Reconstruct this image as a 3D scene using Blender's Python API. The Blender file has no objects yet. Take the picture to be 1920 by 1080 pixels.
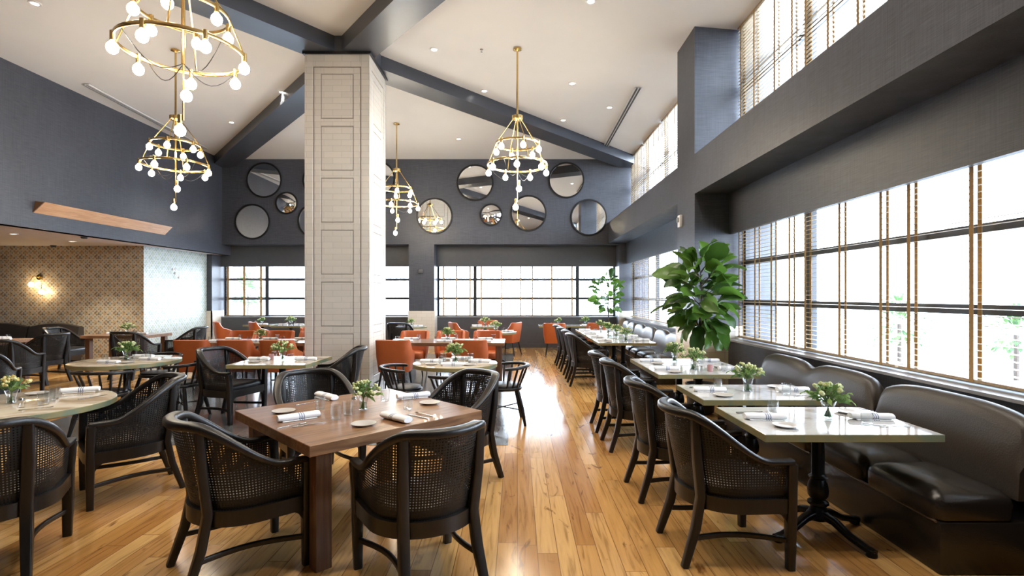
import bpy, bmesh, math, random
from mathutils import Vector, Matrix
R = math.radians
S = bpy.context.scene
COL = S.collection
rnd = random.Random(7)
F, VX, VY, CH = 980.0, 970.0, 553.0, 1.6

def at(px, py, z):
    """pixel of the 1920x1080 frame on a horizontal plane of height z -> world"""
    Y = F * (CH - z) / (py - VY)
    return Vector(((px - VX) * Y / F, Y, z))

# ------------------------------------------------------------------ mesh helper
class MB:
    def __init__(s):
        s.bm = bmesh.new(); s.uv = None
    def loft(s, loops, closed=True, cap=True):
        rows = [[s.bm.verts.new(p) for p in L] for L in loops]
        n = len(rows[0])
        for a, b in zip(rows, rows[1:]):
            for i in range(n if closed else n - 1):
                j = (i + 1) % n
                try: s.bm.faces.new((a[i], a[j], b[j], b[i]))
                except ValueError: pass
        if cap and closed:
            try: s.bm.faces.new(rows[0][::-1])
            except ValueError: pass
            try: s.bm.faces.new(rows[-1])
            except ValueError: pass
        return s
    def box(s, x0, x1, y0, y1, z0, z1, bev=0.0, seg=2, M=None):
        g = bmesh.new()
        vs = [g.verts.new(p) for p in ((x0,y0,z0),(x1,y0,z0),(x1,y1,z0),(x0,y1,z0),(x0,y0,z1),(x1,y0,z1),(x1,y1,z1),(x0,y1,z1))]
        for f in ((3,2,1,0),(4,5,6,7),(0,1,5,4),(1,2,6,5),(2,3,7,6),(3,0,4,7)):
            g.faces.new([vs[i] for i in f])
        if bev > 0:
            bmesh.ops.bevel(g, geom=g.edges[:] , offset=bev, segments=seg, affect='EDGES', profile=.5)
        s._merge(g, M); return s
    def _merge(s, g, M=None):
        mp = {}
        for v in g.verts:
            mp[v] = s.bm.verts.new(M @ v.co if M else v.co)
        for f in g.faces:
            try: s.bm.faces.new([mp[v] for v in f.verts])
            except ValueError: pass
        g.free()
    def ball(s, c, r, sub=2, sc=(1,1,1)):
        g = bmesh.new(); bmesh.ops.create_icosphere(g, subdivisions=sub, radius=r)
        for v in g.verts: v.co = Vector((v.co.x*sc[0], v.co.y*sc[1], v.co.z*sc[2])) + Vector(c)
        s._merge(g); return s
    def lathe(s, prof, n=24, c=(0,0,0), cap=True):
        c = Vector(c)
        loops = [[c + Vector((r*math.cos(2*math.pi*i/n), r*math.sin(2*math.pi*i/n), z)) for i in range(n)] for r, z in prof]
        return s.loft(loops, True, cap)
    def sweep(s, path, prof, ref=(0,0,1), closed=False, cap=True, scale=None):
        path = [Vector(p) for p in path]; ref = Vector(ref); n = len(path); loops = []
        for i, p in enumerate(path):
            a = path[i-1] if (i > 0 or closed) else p
            b = path[(i+1) % n] if (i < n-1 or closed) else p
            t = (b - a).normalized()
            side = t.cross(ref)
            side = side.normalized() if side.length > 1e-6 else Vector((1,0,0))
            up = side.cross(t).normalized()
            k = scale[i] if scale else 1
            loops.append([p + side*(u*k) + up*(v*k) for u, v in prof])
        if closed: loops.append(loops[0]); cap = False
        s.loft(loops, True, cap); return s
    def tube(s, path, r, n=8, ref=(0,0,1), closed=False):
        rs = r if isinstance(r, (list, tuple)) else None
        r0 = 1 if rs else r
        prof = [(r0*math.cos(2*math.pi*i/n), r0*math.sin(2*math.pi*i/n)) for i in range(n)]
        return s.sweep(path, prof, ref, closed, True, rs)
    def prism(s, poly, axis, a, b, off=(0,0,0)):
        def mk(p, t):
            u, v = p
            return {'x': Vector((t,u,v)), 'y': Vector((u,t,v)), 'z': Vector((u,v,t))}[axis] + Vector(off)
        return s.loft([[mk(p, a) for p in poly], [mk(p, b) for p in poly]])
    def grid(s, pts, uvs=None):
        rows = [[s.bm.verts.new(p) for p in r] for r in pts]
        lay = s.bm.loops.layers.uv.verify() if uvs else None
        for i in range(len(rows)-1):
            for j in range(len(rows[0])-1):
                f = s.bm.faces.new((rows[i][j], rows[i][j+1], rows[i+1][j+1], rows[i+1][j]))
                if uvs:
                    for l, q in zip(f.loops, ((i,j),(i,j+1),(i+1,j+1),(i+1,j))):
                        l[lay].uv = uvs[q[0]][q[1]]
        return s
    def quad(s, *p):
        s.bm.faces.new([s.bm.verts.new(q) for q in p]); return s

def rrect(w, h, r=.3, n=3):
    """rounded rectangle profile, w x h"""
    k = min(w, h) * r; out = []
    for cx, cy, a0 in ((w/2-k, h/2-k, 0), (-w/2+k, h/2-k, 90), (-w/2+k, -h/2+k, 180), (w/2-k, -h/2+k, 270)):
        for i in range(n+1):
            a = R(a0 + 90*i/n); out.append((cx + k*math.cos(a), cy + k*math.sin(a)))
    return out

def mk(name, mb, mat, parent=None, ang=35, loc=None, rz=0, kind=None, normals=True):
    if normals: bmesh.ops.recalc_face_normals(mb.bm, faces=mb.bm.faces[:])
    me = bpy.data.meshes.new(name); mb.bm.to_mesh(me); mb.bm.free()
    if ang:
        me.shade_smooth(); me.set_sharp_from_angle(angle=R(ang))
    me.materials.append(mat)
    o = bpy.data.objects.new(name, me); COL.objects.link(o)
    if parent: o.parent = parent
    if loc is not None: o.location = loc
    if rz: o.rotation_euler[2] = rz
    if kind: o['kind'] = kind
    return o
def struct(name, mb, mat, ang=0, parent=None):
    return mk(name, mb, mat, parent, ang, kind='structure')
def tag(o, label, cat, group=None):
    o['label'] = label; o['category'] = cat
    if group: o['group'] = group
    return o
def empty(name, loc=(0,0,0), rz=0):
    o = bpy.data.objects.new(name, None); COL.objects.link(o)
    o.location = loc; o.rotation_euler = (0,0,rz); o.empty_display_size = .1
    return o
KIDS = {}
def kids(o):
    return [c for c in bpy.data.objects if c.parent == o]
def copy_tree(o, parent=None):
    c = o.copy(); COL.objects.link(c); c.parent = parent
    if o.name not in KIDS: KIDS[o.name] = kids(o)
    for ch in KIDS[o.name]: copy_tree(ch, c)
    return c
class Proto:
    """first use moves the built thing itself, later uses copy it"""
    def __init__(s, root): s.root, s.used = root, False
    def put(s, loc, rz, label, group=None):
        o = copy_tree(s.root) if s.used else s.root
        s.used = True
        o.location = loc; o.rotation_euler = (0,0,rz)
        o['label'] = label
        if group: o['group'] = group
        return o

# ------------------------------------------------------------------ materials
def new_mat(name):
    m = bpy.data.materials.new(name); m.use_nodes = True
    nt = m.node_tree; b = nt.nodes['Principled BSDF']
    return m, nt, b
def N(nt, typ, **kw):
    n = nt.nodes.new(typ)
    for k, v in kw.items():
        if k in n.inputs: n.inputs[k].default_value = v
        else: setattr(n, k, v)
    return n
def L(nt, a, b): nt.links.new(a, b)
def ramp(nt, fac, stops):
    r = nt.nodes.new('ShaderNodeValToRGB'); e = r.color_ramp.elements
    while len(e) < len(stops): e.new(.5)
    for q, (p, c) in zip(e, stops): q.position = p; q.color = (*c, 1) if len(c) == 3 else c
    if fac is not None: L(nt, fac, r.inputs[0])
    return r
def math_n(nt, op, a, b=None, c=None):
    n = nt.nodes.new('ShaderNodeMath'); n.operation = op
    for i, v in enumerate((a, b, c)):
        if v is None: continue
        if isinstance(v, (int, float)): n.inputs[i].default_value = v
        else: L(nt, v, n.inputs[i])
    return n.outputs[0]
def coords(nt, scale=(1,1,1), rot=(0,0,0), src='Object', loc=(0,0,0)):
    t = nt.nodes.new('ShaderNodeTexCoord'); m = nt.nodes.new('ShaderNodeMapping')
    m.inputs['Scale'].default_value = scale; m.inputs['Rotation'].default_value = rot; m.inputs['Location'].default_value = loc
    L(nt, t.outputs[src], m.inputs[0]); return m.outputs[0]
def plain(name, col, rough=.5, metal=0, var=.06, nscale=8, bump=0, spec=.5, coat=0):
    m, nt, b = new_mat(name)
    c = coords(nt)
    n = N(nt, 'ShaderNodeTexNoise', Scale=nscale, Detail=4.0); L(nt, c, n.inputs['Vector'])
    lo = [x*(1-var) for x in col]; hi = [min(1, x*(1+var)) for x in col]
    r = ramp(nt, n.outputs['Fac'], [(.3, lo), (.7, hi)]); L(nt, r.outputs[0], b.inputs['Base Color'])
    b.inputs['Roughness'].default_value = rough; b.inputs['Metallic'].default_value = metal
    b.inputs['Specular IOR Level'].default_value = spec; b.inputs['Coat Weight'].default_value = coat
    if bump:
        n2 = N(nt, 'ShaderNodeTexNoise', Scale=nscale*12, Detail=3.0); L(nt, c, n2.inputs['Vector'])
        bp = N(nt, 'ShaderNodeBump', Strength=bump, Distance=.01); L(nt, n2.outputs['Fac'], bp.inputs['Height']); L(nt, bp.outputs[0], b.inputs['Normal'])
    return m
def emit(name, col, strength):
    m, nt, b = new_mat(name)
    b.inputs['Base Color'].default_value = (*col, 1); b.inputs['Emission Color'].default_value = (*col, 1)
    b.inputs['Emission Strength'].default_value = strength
    return m
def wood(name, dark, mid, light, rough=.4, axis='x', scale=1.0, coat=0):
    m, nt, b = new_mat(name)
    sc = {'x': (1.2, 14, 14), 'y': (14, 1.2, 14), 'z': (14, 14, 1.2)}[axis]
    c = coords(nt, tuple(v*scale for v in sc))
    n = N(nt, 'ShaderNodeTexNoise', Scale=1.6, Detail=6.0, Distortion=1.2); L(nt, c, n.inputs['Vector'])
    r = ramp(nt, n.outputs['Fac'], [(.3, dark), (.52, mid), (.75, light)]); L(nt, r.outputs[0], b.inputs['Base Color'])
    b.inputs['Roughness'].default_value = rough; b.inputs['Coat Weight'].default_value = coat
    bp = N(nt, 'ShaderNodeBump', Strength=.08, Distance=.004); L(nt, n.outputs['Fac'], bp.inputs['Height']); L(nt, bp.outputs[0], b.inputs['Normal'])
    return m
def glass(name, tint=(1,1,1), refl=1.0, ior=1.45):
    m = bpy.data.materials.new(name); m.use_nodes = True; nt = m.node_tree; nt.nodes.clear()
    out = N(nt, 'ShaderNodeOutputMaterial'); mix = N(nt, 'ShaderNodeMixShader')
    lw = N(nt, 'ShaderNodeLayerWeight', Blend=.5); tr = N(nt, 'ShaderNodeBsdfTransparent'); gl = N(nt, 'ShaderNodeBsdfGlossy', Roughness=.02)
    tr.inputs[0].default_value = (*tint, 1)
    L(nt, math_n(nt, 'MINIMUM', math_n(nt, 'MULTIPLY_ADD', math_n(nt, 'POWER', lw.outputs['Facing'], 4.0), .45*refl, .035*refl), 1.0), mix.inputs[0]); L(nt, tr.outputs[0], mix.inputs[1]); L(nt, gl.outputs[0], mix.inputs[2]); L(nt, mix.outputs[0], out.inputs[0])
    return m

def floor_mat(name, cols, rough, seam, rot=0):
    m, nt, b = new_mat(name)
    c = coords(nt, (1,1,1), (0,0,R(90)+rot))
    sx = nt.nodes.new('ShaderNodeSeparateXYZ'); L(nt, c, sx.inputs[0]); wn = nt.nodes.new('ShaderNodeTexWhiteNoise'); wn.noise_dimensions = '1D'
    L(nt, math_n(nt, 'FLOOR', math_n(nt, 'DIVIDE', sx.outputs[1], .125)), wn.inputs['W'])
    cb = nt.nodes.new('ShaderNodeCombineXYZ'); L(nt, math_n(nt, 'MULTIPLY_ADD', wn.outputs['Value'], 9.0, sx.outputs[0]), cb.inputs[0]); L(nt, sx.outputs[1], cb.inputs[1]); c = cb.outputs[0]
    br = N(nt, 'ShaderNodeTexBrick', offset=0.0)
    br.inputs['Scale'].default_value = 1; br.inputs['Brick Width'].default_value = 1.9; br.inputs['Row Height'].default_value = .125
    br.inputs['Mortar Size'].default_value = .0025; br.inputs['Mortar Smooth'].default_value = .2; br.inputs['Bias'].default_value = 0
    br.inputs['Color1'].default_value = (0,0,0,1); br.inputs['Color2'].default_value = (1,1,1,1); br.inputs['Mortar'].default_value = (.5,.5,.5,1)
    L(nt, c, br.inputs['Vector'])
    base = ramp(nt, br.outputs['Color'], [(0, cols[0]), (.5, cols[1]), (1, cols[2])])
    c2 = coords(nt, (16, 1.0, 1)); g = N(nt, 'ShaderNodeTexNoise', Scale=1.5, Detail=8.0, Distortion=1.5); L(nt, c2, g.inputs['Vector'])
    # shift the grain from plank to plank
    mp = nt.nodes.new('ShaderNodeVectorMath'); mp.operation = 'MULTIPLY_ADD'; L(nt, br.outputs['Color'], mp.inputs[0]); mp.inputs[1].default_value = (7, 13, 3); L(nt, c2, mp.inputs[2]); L(nt, mp.outputs[0], g.inputs['Vector'])
    gr = ramp(nt, g.outputs['Fac'], [(.28, (.45,.40,.36)), (.45, (.86,.84,.82)), (.62, (1,1,1)), (.8, (1.0,.96,.9))])
    mx = N(nt, 'ShaderNodeMix', data_type='RGBA', blend_type='MULTIPLY'); mx.inputs[0].default_value = .85
    L(nt, base.outputs[0], mx.inputs[6]); L(nt, gr.outputs[0], mx.inputs[7])
    # knots and dark streaks
    c3 = coords(nt, (5, 1.4, 1)); k = N(nt, 'ShaderNodeTexNoise', Scale=1.3, Detail=5.0, Distortion=2.5); L(nt, c3, k.inputs['Vector'])
    kr = ramp(nt, k.outputs['Fac'], [(.27, (.22,.13,.07)), (.36, (1,1,1))])
    mx2 = N(nt, 'ShaderNodeMix', data_type='RGBA', blend_type='MULTIPLY'); mx2.inputs[0].default_value = .8
    L(nt, mx.outputs[2], mx2.inputs[6]); L(nt, kr.outputs[0], mx2.inputs[7])
    mx3 = N(nt, 'ShaderNodeMix', data_type='RGBA', blend_type='MIX'); L(nt, br.outputs['Fac'], mx3.inputs[0]); L(nt, mx2.outputs[2], mx3.inputs[6]); mx3.inputs[7].default_value = (*seam, 1)
    L(nt, mx3.outputs[2], b.inputs['Base Color'])
    rr = N(nt, 'ShaderNodeMapRange'); rr.inputs['To Min'].default_value = rough-.03; rr.inputs['To Max'].default_value = rough+.07; L(nt, g.outputs['Fac'], rr.inputs[0]); L(nt, rr.outputs[0], b.inputs['Roughness'])
    bp = N(nt, 'ShaderNodeBump', Strength=.05, Distance=.003); h = math_n(nt, 'SUBTRACT', g.outputs['Fac'], br.outputs['Fac']); L(nt, h, bp.inputs['Height']); L(nt, bp.outputs[0], b.inputs['Normal'])
    return m

def grasscloth(name, col, rough=.42):
    m, nt, b = new_mat(name)
    c = coords(nt, (6, 6, 160)); n = N(nt, 'ShaderNodeTexNoise', Scale=1, Detail=3.0); L(nt, c, n.inputs['Vector'])
    c2 = coords(nt, (90, 90, 2)); n2 = N(nt, 'ShaderNodeTexNoise', Scale=1, Detail=2.0); L(nt, c2, n2.inputs['Vector'])
    c3 = coords(nt, (.9, .9, .15)); n3 = N(nt, 'ShaderNodeTexNoise', Scale=1, Detail=2.0); L(nt, c3, n3.inputs['Vector'])
    f = math_n(nt, 'ADD', math_n(nt, 'MULTIPLY', n.outputs['Fac'], .5), math_n(nt, 'ADD', math_n(nt, 'MULTIPLY', n2.outputs['Fac'], .3), math_n(nt, 'MULTIPLY', n3.outputs['Fac'], .2)))
    r = ramp(nt, f, [(.36, [x*.62 for x in col]), (.5, col), (.66, [x*1.45 for x in col])]); L(nt, r.outputs[0], b.inputs['Base Color'])
    b.inputs['Roughness'].default_value = rough
    bp = N(nt, 'ShaderNodeBump', Strength=.25, Distance=.003); L(nt, f, bp.inputs['Height']); L(nt, bp.outputs[0], b.inputs['Normal'])
    return m

def wallpaper(name, ground, a, bcol, dark):
    """small repeating tile-like medallions; plane = object x+y (horizontal) and z"""
    m, nt, b = new_mat(name)
    t = nt.nodes.new('ShaderNodeTexCoord'); sp = nt.nodes.new('ShaderNodeSeparateXYZ'); L(nt, t.outputs['Object'], sp.inputs[0])
    u = math_n(nt, 'MULTIPLY', math_n(nt, 'ADD', sp.outputs[0], sp.outputs[1]), 2*math.pi/.46); v = math_n(nt, 'MULTIPLY', sp.outputs[2], 2*math.pi/.46)
    def s(x, k, p=0): return math_n(nt, 'SINE', math_n(nt, 'ADD', math_n(nt, 'MULTIPLY', x, k), p))
    p1 = math_n(nt, 'MULTIPLY', s(u, 1, 1.57), s(v, 1, 1.57))
    p2 = math_n(nt, 'ADD', s(math_n(nt, 'ADD', u, v), 2), s(math_n(nt, 'SUBTRACT', u, v), 2))
    p3 = math_n(nt, 'ADD', s(math_n(nt, 'ADD', u, v), 5), s(math_n(nt, 'SUBTRACT', u, v), 5, .7))
    p4 = math_n(nt, 'MULTIPLY', s(u, 3, .8), s(v, 4))
    c = ramp(nt, math_n(nt, 'MULTIPLY_ADD', p2, .25, .5), [(.15, a), (.4, ground), (.62, ground), (.9, bcol)])
    f2 = math_n(nt, 'GREATER_THAN', math_n(nt, 'ADD', p3, math_n(nt, 'MULTIPLY', p1, .8)), .95)
    mx = N(nt, 'ShaderNodeMix', data_type='RGBA'); L(nt, math_n(nt, 'MULTIPLY', f2, .8), mx.inputs[0]); L(nt, c.outputs[0], mx.inputs[6]); mx.inputs[7].default_value = (*dark, 1)
    f3 = math_n(nt, 'GREATER_THAN', math_n(nt, 'MULTIPLY', p4, p1), .5)
    mx2 = N(nt, 'ShaderNodeMix', data_type='RGBA'); L(nt, math_n(nt, 'MULTIPLY', f3, .9), mx2.inputs[0]); L(nt, mx.outputs[2], mx2.inputs[6]); mx2.inputs[7].default_value = (*dark, 1)
    L(nt, mx2.outputs[2], b.inputs['Base Color']); b.inputs['Roughness'].default_value = .45
    return m

def cane_mat(name):
    m, nt, b = new_mat(name)
    out = nt.nodes['Material Output']
    t = nt.nodes.new('ShaderNodeTexCoord'); sp = nt.nodes.new('ShaderNodeSeparateXYZ'); L(nt, t.outputs['UV'], sp.inputs[0])
    fu = math_n(nt, 'FRACT', math_n(nt, 'MULTIPLY', sp.outputs[0], 1/.015)); fv = math_n(nt, 'FRACT', math_n(nt, 'MULTIPLY', sp.outputs[1], 1/.015))
    du = math_n(nt, 'ABSOLUTE', math_n(nt, 'SUBTRACT', fu, .5)); dv = math_n(nt, 'ABSOLUTE', math_n(nt, 'SUBTRACT', fv, .5))
    # octagonal hole
    hole = math_n(nt, 'LESS_THAN', math_n(nt, 'MAXIMUM', math_n(nt, 'MAXIMUM', du, dv), math_n(nt, 'MULTIPLY', math_n(nt, 'ADD', du, dv), .72)), .235)
    tr = nt.nodes.new('ShaderNodeBsdfTransparent'); mix = nt.nodes.new('ShaderNodeMixShader')
    b.inputs['Base Color'].default_value = (.009, .0075, .0065, 1); b.inputs['Roughness'].default_value = .45; b.inputs['Specular IOR Level'].default_value = .4
    L(nt, hole, mix.inputs[0]); L(nt, b.outputs[0], mix.inputs[1]); L(nt, tr.outputs[0], mix.inputs[2]); L(nt, mix.outputs[0], out.inputs[0])
    return m

def marble(name, base, vein, rough=.12):
    m, nt, b = new_mat(name)
    c = coords(nt, (1,1,1), src='Object'); n = N(nt, 'ShaderNodeTexNoise', Scale=2.2, Detail=9.0, Distortion=1.8); L(nt, c, n.inputs['Vector'])
    r = ramp(nt, n.outputs['Fac'], [(.36, vein), (.47, base), (.6, [min(1, x*1.1) for x in base]), (.72, [x*.82 for x in base])]); L(nt, r.outputs[0], b.inputs['Base Color'])
    b.inputs['Roughness'].default_value = rough
    return m

def tile_mat(name, col, seam):
    m, nt, b = new_mat(name)
    t = nt.nodes.new('ShaderNodeTexCoord'); sp = nt.nodes.new('ShaderNodeSeparateXYZ'); L(nt, t.outputs['Object'], sp.inputs[0])
    cb = nt.nodes.new('ShaderNodeCombineXYZ'); L(nt, math_n(nt, 'ADD', sp.outputs[0], sp.outputs[1]), cb.inputs[0]); L(nt, sp.outputs[2], cb.inputs[1])
    br = N(nt, 'ShaderNodeTexBrick', offset=.5); br.inputs['Scale'].default_value = 1; br.inputs['Brick Width'].default_value = .31; br.inputs['Row Height'].default_value = .105
    br.inputs['Mortar Size'].default_value = .004; br.inputs['Mortar Smooth'].default_value = .4
    br.inputs['Color1'].default_value = (*col, 1); br.inputs['Color2'].default_value = (*[x*.95 for x in col], 1); br.inputs['Mortar'].default_value = (*seam, 1)
    L(nt, cb.outputs[0], br.inputs['Vector']); L(nt, br.outputs['Color'], b.inputs['Base Color'])
    b.inputs['Roughness'].default_value = .22
    bp = N(nt, 'ShaderNodeBump', Strength=.3, Distance=.004, invert=True); L(nt, br.outputs['Fac'], bp.inputs['Height']); L(nt, bp.outputs[0], b.inputs['Normal'])
    return m

def napkin_mat():
    m, nt, b = new_mat('napkin_cotton')
    t = nt.nodes.new('ShaderNodeTexCoord'); sp = nt.nodes.new('ShaderNodeSeparateXYZ'); L(nt, t.outputs['Object'], sp.inputs[0])
    x = sp.outputs[0]; d = math_n(nt, 'ABSOLUTE', math_n(nt, 'SUBTRACT', x, .012))
    s1 = math_n(nt, 'LESS_THAN', math_n(nt, 'ABSOLUTE', math_n(nt, 'SUBTRACT', d, .014)), .0035); s2 = math_n(nt, 'LESS_THAN', d, .004)
    mx = N(nt, 'ShaderNodeMix', data_type='RGBA'); L(nt, math_n(nt, 'MAXIMUM', s1, s2), mx.inputs[0]); mx.inputs[6].default_value = (.82,.82,.83,1); mx.inputs[7].default_value = (.22,.26,.36,1)
    L(nt, mx.outputs[2], b.inputs['Base Color']); b.inputs['Roughness'].default_value = .9
    c = coords(nt, (400,400,400)); n = N(nt, 'ShaderNodeTexNoise', Scale=1); L(nt, c, n.inputs['Vector']); bp = N(nt, 'ShaderNodeBump', Strength=.2, Distance=.002); L(nt, n.outputs['Fac'], bp.inputs['Height']); L(nt, bp.outputs[0], b.inputs['Normal'])
    return m

def leaf_mat(name, dark, light, rough=.35):
    m, nt, b = new_mat(name)
    g = nt.nodes.new('ShaderNodeNewGeometry'); n = N(nt, 'ShaderNodeTexNoise', Scale=6.0, Detail=3.0); L(nt, coords(nt), n.inputs['Vector'])
    f = math_n(nt, 'ADD', math_n(nt, 'MULTIPLY', g.outputs['Random Per Island'], .7), math_n(nt, 'MULTIPLY', n.outputs['Fac'], .3))
    r = ramp(nt, f, [(.15, dark), (.8, light)]); L(nt, r.outputs[0], b.inputs['Base Color'])
    b.inputs['Roughness'].default_value = rough; b.inputs['Transmission Weight'].default_value = 0
    out = nt.nodes['Material Output']; tl = nt.nodes.new('ShaderNodeBsdfTranslucent'); L(nt, r.outputs[0], tl.inputs[0]); mix = nt.nodes.new('ShaderNodeMixShader'); mix.inputs[0].default_value = .35
    L(nt, b.outputs[0], mix.inputs[1]); L(nt, tl.outputs[0], mix.inputs[2]); L(nt, mix.outputs[0], out.inputs[0])
    return m

M = dict(
    floor=floor_mat('oak_floor', [(.43,.21,.062), (.57,.315,.105), (.69,.43,.17)], .13, (.20,.10,.035)),
    dfloor=floor_mat('dark_oak_floor', [(.105,.108,.112), (.125,.128,.132), (.15,.152,.155)], .13, (.05,.05,.05)),
    wall=grasscloth('slate_grasscloth', (.060,.064,.080)),
    beam=plain('slate_paint', (.05,.056,.072), .32, nscale=3),
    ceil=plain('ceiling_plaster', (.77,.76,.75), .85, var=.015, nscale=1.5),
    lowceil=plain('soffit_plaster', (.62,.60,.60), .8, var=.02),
    paper=wallpaper('patterned_wallpaper', (.58,.49,.34), (.50,.35,.19), (.45,.44,.36), (.15,.14,.13)),
    litpaper=wallpaper('window_washed_wallpaper', (.50,.52,.47), (.41,.45,.35), (.45,.50,.50), (.27,.31,.28)),  # copy of the wallpaper with window light washed into its paler colours
    tile=tile_mat('cream_tile', (.76,.69,.59), (.60,.53,.45)),
    groove=plain('tile_groove', (.36,.31,.25), .7),
    black=plain('black_metal', (.012,.012,.014), .35, .3),
    frame=plain('window_frame_metal', (.035,.038,.045), .4, .2),
    sill=plain('sill_paint', (.30,.30,.31), .3),
    panel=plain('slate_panel', (.07,.072,.08), .4),
    slat=wood('blind_slat_wood', (.30,.21,.12), (.40,.29,.17), (.48,.36,.22), .4, 'x'),
    tape=plain('ladder_tape', (.42,.26,.10), .8, nscale=60),
    pane=glass('window_glass', (.98,.99,1), .6),
    glass=glass('clear_glass', (.94,.95,.95), 1.8),
    water=glass('vase_water', (.72,.78,.70), 1.5),
    mirror=plain('mirror_silver', (.86,.87,.87), .015, 1.0, 0),
    brass=plain('brass', (.72,.50,.20), .22, 1.0, .05),
    bulb=emit('bulb_glow', (1,.87,.67), 60),
    sconceb=emit('sconce_glow', (1,.74,.44), 32),
    lens=emit('downlight_glow', (1,.94,.84), 14),
    white=plain('white_plastic', (.75,.75,.74), .45, var=.02),
    ebony=wood('ebonised_wood', (.006,.005,.0045), (.010,.008,.007), (.016,.012,.010), .34, 'z', 1.4),
    cane=cane_mat('black_cane'),
    leather=plain('black_leather', (.011,.010,.011), .36, nscale=14, bump=.15),
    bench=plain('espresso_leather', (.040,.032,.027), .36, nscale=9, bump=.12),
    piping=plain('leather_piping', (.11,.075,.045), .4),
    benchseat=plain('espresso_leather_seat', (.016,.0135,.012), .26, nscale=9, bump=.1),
    orange=plain('orange_leather', (.43,.095,.022), .42, nscale=10, bump=.1),
    walnut=wood('walnut', (.12,.055,.026), (.24,.122,.058), (.34,.19,.098), .30, 'x', 1.0, .15),
    walnutv=wood('walnut_leg', (.06,.028,.015), (.125,.06,.031), (.19,.10,.052), .38, 'z'),
    marble=marble('cream_stone', (.58,.50,.39), (.36,.27,.17), .09),
    wmarble=marble('white_stone', (.50,.50,.50), (.33,.31,.29), .06),
    edge=marble('mottled_brass_edge', (.25,.21,.095), (.16,.20,.13), .28),
    iron=plain('cast_iron', (.012,.012,.013), .28, .6, nscale=30),
    napkin=napkin_mat(),
    plate=plain('stoneware', (.50,.47,.44), .3),
    steel=plain('cutlery_steel', (.55,.53,.50), .18, 1.0, .05),
    leaf=leaf_mat('fig_leaf', (.022,.062,.012), (.115,.235,.032)),
    fol=leaf_mat('posy_leaf', (.07,.15,.035), (.22,.34,.09), .5),
    bloom=leaf_mat('posy_bloom', (.42,.50,.16), (.80,.80,.52), .7),
    bloomy=leaf_mat('posy_bloom_amber', (.62,.42,.08), (.80,.76,.40), .7),
    bark=plain('bark', (.06,.042,.03), .8, nscale=40),
    pot=plain('planter_black', (.03,.03,.032), .5),
    soil=plain('soil', (.03,.02,.012), .9, nscale=60),
    copper=wood('ash_veneer', (.50,.27,.14), (.60,.34,.18), (.68,.42,.25), .45, 'y'),
    copperd=plain('dark_brown_wood', (.16,.075,.03), .5),  # dark brown timber for the trough's end cap
    slot=plain('slot_dark', (.05,.05,.05), .6),
    wpaper=plain('jar_white', (.7,.7,.7), .3),
    candle=plain('votive_rose', (.55,.30,.30), .3),
    facade=plain('outside_facade', (.62,.60,.58), .8),
    redwall=plain('outside_red', (.50,.06,.05), .7),
    outglass=plain('outside_glass', (.12,.15,.18), .1),
    pave=plain('outside_paving', (.55,.55,.54), .9),
    shrub=leaf_mat('outside_leaf', (.03,.07,.02), (.10,.18,.05), .6),
)

# ------------------------------------------------------------------ setting: shell
XL, XR, YB, YF = -8.7, 3.4, 15.4, 1.0           # left bulkhead, right glazing line, back wall, front eave
EAVE, APX, APY, APZ = 5.6, -3.14, 9.66, 6.14
def ceil_z(x, y):
    d = max((x-APX)/(XR-APX), (APX-x)/(APX-XL), (y-APY)/(YB-APY), (APY-y)/(APY-YF))
    return APZ - (APZ-EAVE)*d

m = MB(); m.box(-14.2, 3.9, -3.2, 16.4, -.12, 0); struct('floor', m, M['floor'])
m = MB(); m.box(-5.9, -.1, 5.56, 14.2, 0, .004); struct('floor_inlay', m, M['dfloor'])
m = MB(); k = 1.04
cs = [(APX+(x-APX)*k, APY+(y-APY)*k, APZ+(EAVE-APZ)*k) for x, y in ((XL,YF),(XR,YF),(XR,YB),(XL,YB))]
for i in range(4): m.quad(cs[i], cs[(i+1)%4], (APX,APY,APZ))
m.quad((-9.1,-3.4,5.585),(3.9,-3.4,5.585),(3.9,1.02,5.585),(-9.1,1.02,5.585))
struct('ceiling', m, M['ceil'])
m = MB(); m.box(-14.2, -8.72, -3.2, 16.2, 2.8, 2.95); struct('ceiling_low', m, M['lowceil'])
m = MB(); m.box(-8.9, XL, -3.2, 16.0, 2.8, 6.0); struct('wall_left', m, M['wall'])
m = MB(); m.box(-14.2, -9.15, 12.8, 13.0, 0, 2.82); struct('wall_paper', m, M['paper'])
m = MB(); m.box(-9.3, -9.15, 12.98, 15.4, 0, 2.82).quad((-9.15,12.8,0),(-9.149,13,0),(-9.149,13,2.82),(-9.15,12.8,2.82)); struct('wall_lit_paper', m, M['litpaper'])
m = MB(); m.box(-14.4, -14.2, -3.2, 13, 0, 2.9); struct('wall_west', m, M['wall'])
m = MB(); m.box(-14.4, 3.9, -3.4, -3.2, 0, 6.0); struct('wall_south', m, M['wall'])
# back wall with two window bays
m = MB()
m.box(-9.3, 3.9, YB, 16.3, 3.09, 6.0)                       # above the bays
m.box(-9.3, -9.0, YB, 16.3, 0, 3.09); m.box(-3.2, -2.45, YB, 16.3, 0, 3.09); m.box(3.0, 3.9, YB, 16.3, 0, 3.09)
struct('wall_back', m, M['wall'])
m = MB(); m.box(-9.0, -3.2, 15.85, 16.3, 0, .92); m.box(-2.45, 3.0, 15.85, 16.3, 0, .92)
for a, b in ((-9.0, -3.2), (-2.45, 3.0)): m.box(a, b, 15.86, 15.92, 2.46, 3.09); m.box(a, b, 15.92, 16.3, 2.66, 3.09)
struct('wall_bay', m, M['panel'])
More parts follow.
